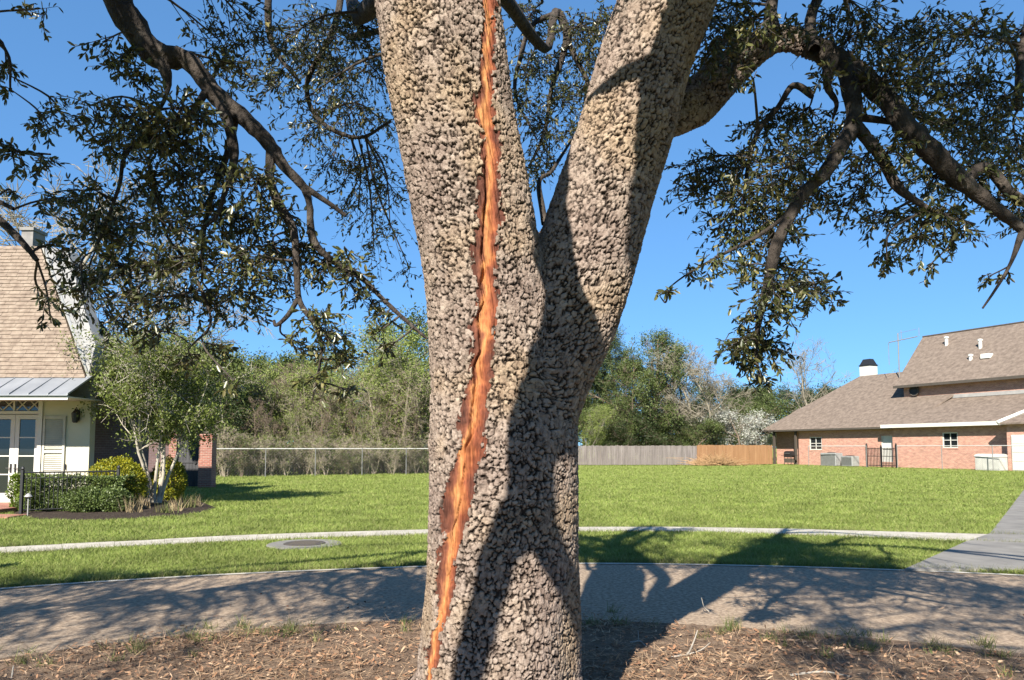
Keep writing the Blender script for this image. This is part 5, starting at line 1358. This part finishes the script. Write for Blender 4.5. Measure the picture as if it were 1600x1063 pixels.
# ================================================================== BRICK HOUSE (right)
ang = math.atan2(-0.906, 0.423)
BO = (wx(1200,74), 74.0, 0)
bh = tag(empty('brick_house', BO, ang), 'pink brick house with brown shingle roofs and upper storey', 'house')
EZ_ = 3.45
def wall_open(x0, x1, y0, y1, z0, z1, ops):
    mb_ = MB(); x = x0
    for (a, b, c, d) in sorted(ops):
        if a > x: mb_.box(x, a, y0, y1, z0, z1)
        mb_.box(a, b, y0, y1, z0, c); mb_.box(a, b, y0, y1, d, z1)
        x = b
    mb_.box(x, x1, y0, y1, z0, z1)
    return mb_
def s_of(px_, v=0.0):      # distance along the facade that shows at picture column px_
    k = (px_ - 800) / FPX
    return (k * (74 + 0.423 * v) - BO[0] - 0.906 * v) / (0.423 + 0.906 * k)
def z_of(py_, s, v=0.0): return EYE + (HOR - py_) / FPX * (74 - 0.906 * s + 0.423 * v)
SA = s_of(1398)
SE = s_of(1588)
w1 = (s_of(1264), s_of(1283), z_of(703, s_of(1273)), z_of(683, s_of(1273)))
w2 = (s_of(1376), s_of(1397) - 0.05, z_of(722, s_of(1386)), z_of(681, s_of(1386)))
w3 = (s_of(1476), s_of(1500), z_of(700, s_of(1488)), z_of(676, s_of(1488)))
PS = s_of(1247)
wallB = wall_open(PS, SA, 0, 0.3, 0, EZ_ - 0.15, [w1, w2]).box(PS, PS+0.28, 0.302, 4, 0, EZ_-.15).box(0.15, PS-0.01, 0.9, 1.2, 0, EZ_-.15).box(0.4, 0.7, 4.31, 13, 0, EZ_-.15).build('wall', M['pinkbrick'], bh)
wallA = wall_open(SA + 0.003, SE, -0.35, 0.0, 0, EZ_ - 0.02, [w3]).box(SA + 0.003, SA+.3, 0.002, 3, 0, EZ_).build('wall', M['pinkbrick'], bh)
def window(op, y, two=True, blind=False):
    a, b, c, d = op
    f = MB().box(a, a+.07, y-.03, y+.06, c, d).box(b-.07, b, y-.03, y+.06, c, d).box(a+.071, b-.071, y-.03, y+.06, d-.07, d).box(a+.071, b-.071, y-.03, y+.06, c, c+.07).build('window', M['white'], bh)
    m1, m2 = (a+b)/2, (c+d)/2
    cols_ = [(a+.07, m1-.02), (m1+.02, b-.07)] if two else [(a+.07, b-.07)]
    for x0, x1 in cols_:
        for z0, z1 in ((c+.07, m2-.025), (m2+.025, d-.07)):
            MB().box(x0, x1, y+.03, y+.04, z0, z1).build('pane', M['white'] if blind else M['glass'], f)
    if two: MB().box(m1-.02, m1+.02, y-.02, y+.05, c+.071, d-.071).build('glazing_bar', M['white'], f)
    MB().box(a+.072, b-.072, y-.025, y+.055, m2-.025, m2+.025).build('meeting_rail', M['white'], f)
    MB().box(a-.06, b+.06, y-.09, y-.032, c-.1, c-.003).build('sill', M['pinkbrick'], f)
window(w1, 0.06); window(w2, 0.06, False, True); window(w3, -0.29)
# main hip roof
def slab(pts, name, m, th=0.12, parent=None):
    return MB().prism(pts, (0, 0, -th)).build(name, m, parent or bh)
AS, AV, AZ = 5.2, 7.0, z_of(588, 5.2, 7.0)
slab([(-0.5,-0.55,EZ_-.1),(SA+1.2,-0.55,EZ_-.1),(SA+5,AV,AZ),(AS,AV,AZ)], 'roof', M['shingle2'])
slab([(-0.5,-0.55,EZ_-.1),(AS,AV,AZ),(AS,AV+.1,AZ),(-0.5,14,EZ_-.1)], 'roof', M['shingle2'])
slab([(AS,AV+.1,AZ),(SA+5,AV+.1,AZ),(SA+5,14,EZ_-.1),(-0.5,14,EZ_-.1)], 'roof', M['shingle2'])
M['bronze'] = mat('bronze_gutter', (0.10,0.085,0.07), 4, 0.6)
MB().box(-0.6, SA-0.1, -0.70, -0.56, EZ_-.26, EZ_-.10).build('gutter', M['bronze'], bh)
MB().prism([(-0.4,-0.5,EZ_-.28),(SA-.1,-0.5,EZ_-.28),(SA-.1,-0.003,EZ_-.28),(-0.4,-0.003,EZ_-.28)], (0,0,0.05)).build('soffit', M['bronze'], bh)
for q in (s_of(1212), PS - 0.1): MB().box(q-.09, q+.09, -0.35, -0.17, 0, EZ_-.285).build('porch_post', M['bronze'], bh)
slab([(1.0,2.2,5.15),(3.6,2.2,5.35),(4.1,3.6,6.3),(2.2,3.6,6.1)], 'roof_tier', M['shingle2'], 0.3)
MB().box(s_of(1345,4)+0.6, SA+1.5, 4.2, 4.32, z_of(623, SA-3, 4.2)-.02, z_of(622, SA-3, 4.2)+.03).build('ridge_flashing', M['bronze'], bh)
# chimney
cs = s_of(1358, 8.2)
chm = MB().box(cs-0.58, cs+0.58, 7.8, 8.9, 7.0, z_of(572, cs, 8.2)).build('chimney', M['white'], bh)
zc = z_of(572, cs, 8.2)
MB().prism([(cs-.63,7.75,zc+.002),(cs+.63,7.75,zc+.002),(cs+.63,8.95,zc+.002),(cs-.63,8.95,zc+.002)][::-1], (0,0,0.12)).poly([(cs-.57,7.8,zc+.12),(cs+.57,7.8,zc+.12),(cs+.57,8.9,zc+.12),(cs-.57,8.9,zc+.12),(cs-.4,8.1,zc+.7),(cs+.4,8.1,zc+.7),(cs+.4,8.6,zc+.7),(cs-.4,8.6,zc+.7)], [(0,1,5,4),(1,2,6,5),(2,3,7,6),(3,0,4,7),(4,5,6,7)]).build('chimney_cap', M['iron'], chm)
# upper storey
UV = 3.2
us = s_of(1414, UV)
ZT = z_of(627, us, UV); ZE = z_of(602, us, UV)
MB().box(us, 34, UV, UV+0.3, EZ_, ZE).box(us, us+.3, UV+.302, 11, EZ_, ZE).build('upper_wall', M['pinkbrick'], bh)
slab([(SA-0.5,-0.9,EZ_+.05),(SE+.2,-0.9,EZ_+.05),(SE+.2,UV-.003,ZT),(us-0.1,UV-.003,ZT)], 'lower_roof', M['shingle2'])
MB().box(SA-0.55, SE+.1, -1.06, -0.91, EZ_-.22, EZ_+.06).build('fascia', M['white'], bh)
MB().prism([(SA-.4,-0.9,EZ_-.15),(SE,-0.9,EZ_-.15),(SE,-0.36,EZ_-.15),(SA-.4,-0.36,EZ_-.15)], (0,0,0.05)).build('soffit', M['bronze'], bh)
MB().box(us+.4, SE+1, UV-.08, UV-.004, ZT, ZT+.28).build('flashing', M['greystucco'], bh)
RV = 8.2; rs = s_of(1447, RV); RZ_ = z_of(526, rs, RV)
slab([(us-.5,UV-.6,ZE-.1),(34,UV-.6,ZE-.1),(34,RV,RZ_),(rs,RV,RZ_)], 'upper_roof', M['shingle2'], 0.15)
slab([(us-.5,UV-.6,ZE-.1),(rs,RV,RZ_),(rs,RV+.1,RZ_),(us-.5,13.4,ZE-.1)], 'upper_roof', M['shingle2'], 0.15)
MB().box(us-.5, 34, UV-.72, UV-.602, ZE-.28, ZE-.06).build('gutter', M['bronze'], bh)
MB().tube([(rs,RV,RZ_+.02),(34,RV,RZ_+.02)], 0.09, 6).build('ridge_cap', M['bronze'], bh)
fs = s_of(1432, UV); fz = z_of(611, fs, UV)
fan = MB().prism([(fs+.42*math.cos(t), UV-.05, fz+.42*math.sin(t)) for t in np.linspace(0, 6.283, 21)[:-1]], (0,-0.1,0)).build('gable_vent', M['iron'], bh)
MB().tube([(fs+.42*math.cos(t), UV-.17, fz+.42*math.sin(t)) for t in np.linspace(0, 6.283, 21)], 0.05, 6).build('vent_rim', M['bronze'], fan)
def on_roof(px_, py_):
    # point on the upper front slope seen at this place of the picture
    best = None
    for t in np.linspace(0.02, 0.98, 97):
        v = UV-.6 + (RV-UV+.6)*t; z = ZE-.1 + (RZ_-ZE+.1)*t; s_ = s_of(px_, v)
        e = abs(z_of(py_, s_, v) - z)
        if best is None or e < best[0]: best = (e, s_, v, z)
    return best[1:]
for (a, b, h_) in ((1484,538,0.55),(1537,543,0.55),(1521,561,0.25)):
    s_, v, z = on_roof(a, b)
    MB().lathe([(0.14,-0.2),(0.14,h_),(0.2,h_+.02),(0.2,h_+.16),(0.05,h_+.2)], (s_,v,z), 12).build('roof_vent', M['white'], bh)
s_, v, z = on_roof(1546, 558); MB().bevbox(s_-.4, s_+.4, v-.25, v+.35, z-.1, z+.28, 0.06).build('roof_vent', M['white'], bh)
# garage wing at the driveway side
MB().box(SE+0.02, SE+7, -1.2, -0.95, 0, EZ_-.05).box(SE+0.02, SE+.3, -0.948, 0.2, 0, EZ_-.05).build('garage_wall', M['pinkbrick'], bh)
gd = MB().box(SE+0.35, SE+5.2, -1.27, -1.205, 0.02, 2.5).build('garage_door', M['white'], bh)
for k in range(4): MB().box(SE+0.4, SE+5.15, -1.295, -1.272, 0.06+k*.61, 0.06+k*.61+.53).build('door_panel', M['white'], gd)
slab([(SE-.2,-1.7,EZ_-.1),(SE+7,-1.7,EZ_-.1),(SE+7,2.6,EZ_+2.1),(SE+2.2,2.6,EZ_+2.1)], 'garage_roof', M['shingle2'])
MB().tube([(SE-.25,-1.75,EZ_-.1),(SE+.6,-.7,EZ_+.5),(SE+1.6,1.0,EZ_+1.3)], 0.16, 4).build('rake_trim', M['white'], bh)

# things round the brick house (placed on its facade line)
cu, cv = np.array([0.423, -0.906]), np.array([0.906, 0.423])
def at_house(px_, v): 
    s_ = s_of(px_, v); q = np.array(BO[:2]) + cu * s_ + cv * v
    return (q[0], q[1], 0), s_
M['acgrey'] = mat('unit_grey', (0.42,0.43,0.42), 5, 0.6, metal=0.2)
for (a, b, h_, l) in ((1283,1312,1.15,'larger grey air-conditioning unit beside the brick wall'),(1316,1337,0.9,'smaller grey air-conditioning unit beside the brick wall')):
    loc, s0 = at_house((a+b)/2, -1.3)
    w_ = abs(s_of(b, -1.3) - s_of(a, -1.3)) * 0.82
    ac = tag(empty('air_conditioner', loc, ang), l, 'air conditioner', 'air-conditioning units')
    MB().bevbox(-w_/2, w_/2, -0.45, 0.45, 0.05, h_, 0.03).build('casing', M['acgrey'], ac)
    for k in range(14): MB().box(-w_/2+.05, w_/2-.05, -0.468, -0.452, 0.12+k*(h_-.2)/14, 0.12+k*(h_-.2)/14+.025).build('louvre', M['galv'], ac)
    MB().lathe([(0.36,0),(0.38,0.04),(0.1,0.06)], (0,0,h_), 16).build('fan_guard', M['iron'], ac)
# kettle-and-cart grill under the porch
loc, _ = at_house(1232, -1.0)
gr = tag(empty('barbecue_grill', loc, ang), 'black barbecue grill on a cart under the porch', 'grill')
MB().box(-0.45,0.45,-0.25,0.25,0.7,0.95).prism([(-0.45,-0.27,0.953),(-0.45,0.27,0.953),(-0.45,0.22,1.2),(-0.45,0.0,1.3),(-0.45,-0.22,1.2)], (0.9,0,0)).build('firebox', M['iron'], gr)
MB().box(-0.85,-0.455,-0.22,0.22,0.86,0.9).build('side_shelf', M['iron'], gr); MB().box(0.455,0.85,-0.22,0.22,0.86,0.9).build('side_shelf', M['iron'], gr)
for x in (-.42,.42):
    for y in (-.22,.22): MB().tube([(x,y,0),(x,y,0.7)], 0.025, 6).build('leg', M['iron'], gr)
MB().box(-0.42,0.42,-0.2,0.2,0.2,0.6).build('cabinet', M['bronze'], gr)
MB().tube([(-.35,-.3,1.08),(.35,-.3,1.08)], 0.02, 6).build('handle', M['galv'], gr)
# black iron gate before the brick house
loc, s0 = at_house(1375, -2.2)
gwid = abs(s_of(1398,-2.2) - s_of(1352,-2.2))
ig = tag(empty('iron_gate', loc, ang), 'black iron double gate standing before the brick wall', 'gate')
for x in (-gwid/2, 0.0, gwid/2): MB().box(x-.06, x+.06, -.06, .06, 0, 1.85 if x else 1.7).lathe([(0.03,0),(0.07,.05),(0.02,.14)], (x,0,1.84 if x else 1.7), 8).build('post', M['iron'], ig)
for z in (0.15, 0.9, 1.5): MB().box(-gwid/2+.062, gwid/2-.062, -.02, .02, z, z+.05).build('rail', M['iron'], ig)
for k in range(20):
    x = -gwid/2 + (k+0.5)*gwid/20
    MB().box(x-.018, x+.018, -.016, .016, 0.08, 1.62).build('bar', M['iron'], ig)
# storage box
loc, s0 = at_house(1546, -1.6); w_ = abs(s_of(1567,-1.6)-s_of(1525,-1.6))*0.9
M['vinyl'] = mat('white_resin', (0.66,0.65,0.60), 3, 0.5)
sbx = tag(empty('storage_box', loc, ang), 'white resin storage box with domed lid against the brick wall', 'storage box')
MB().bevbox(-w_/2, w_/2, -0.5, 0.5, 0.02, 0.95, 0.03).build('body', M['vinyl'], sbx)
ld = [(-w_/2-.03, -0.53, 0.955), (-w_/2-.03, 0.53, 0.955)] + [(-w_/2-.03, 0.53*math.cos(t), 0.98+0.2*math.sin(t)) for t in np.linspace(0, math.pi, 9)]
MB().prism(ld, (w_+.06, 0, 0)).build('lid', M['vinyl'], sbx)
for k in range(4): MB().box(-w_/2+.1+k*w_/4, -w_/2+.04+(k+1)*w_/4, -0.52, -0.502, 0.1, 0.85).build('panel', M['vinyl'], sbx)
# chain-link run in front of the brick house
q0, q1 = at_house(1262, -2.6)[0], at_house(1352, -2.3)[0]
chain_fence([q0[:2], q1[:2]], 1.75, 'chain-link run beside the air-conditioning units', 4.2)
q0, q1 = at_house(1400, -2.4)[0], at_house(1640, -3.2)[0]
chain_fence([q0[:2], q1[:2]], 1.75, 'chain-link run from the iron gate past the storage box', 4.2)
# television antenna
loc, s0 = at_house(1408, 6.0)
an = tag(empty('antenna_mast', (loc[0], loc[1], 0)), 'thin grey antenna mast with long boom beside the upper roof', 'antenna')
Yq = loc[1]; za = lambda p_: EYE + (HOR - p_) / FPX * Yq
MB().tube([(0,0,0),(0,0,za(520))], 0.05, 6).build('mast', M['galv'], an)
MB().tube([(-0.95,-.2,za(535)),(2.0,.4,za(524))], 0.05, 6).build('boom', M['galv'], an)
for x, t, b in ((-0.9,535,570),(1.95,511,524),(0.3,515,531)): MB().tube([(x,0,za(t)),(x,0,za(b))], 0.025, 5).build('element', M['galv'], an)
MB().tube([(0,0,za(520)),(1.95,.4,za(512))], 0.018, 5).build('stay', M['galv'], an)
# mailbox beyond the left edge (its shadow lies on the verge)
mbx = tag(empty('mailbox', (-7.3, 8.4, 0)), 'dark mailbox on a post at the edge of the lane', 'mailbox')
MB().box(-0.05,0.05,-0.05,0.05,0,1.0).build('post', M['bronze'], mbx)
pr = [(-0.1,-0.26,1.0),(0.1,-0.26,1.0),(0.1,-0.26,1.15)] + [(0.1*math.cos(t),-0.26,1.15+0.1*math.sin(t)) for t in np.linspace(0.3,2.84,7)] + [(-0.1,-0.26,1.15)]
MB().prism(pr, (0,0.52,0)).build('box', M['iron'], mbx)
MB().box(0.11,0.12,0.0,0.15,1.1,1.28).build('flag', M['bronze'], mbx)
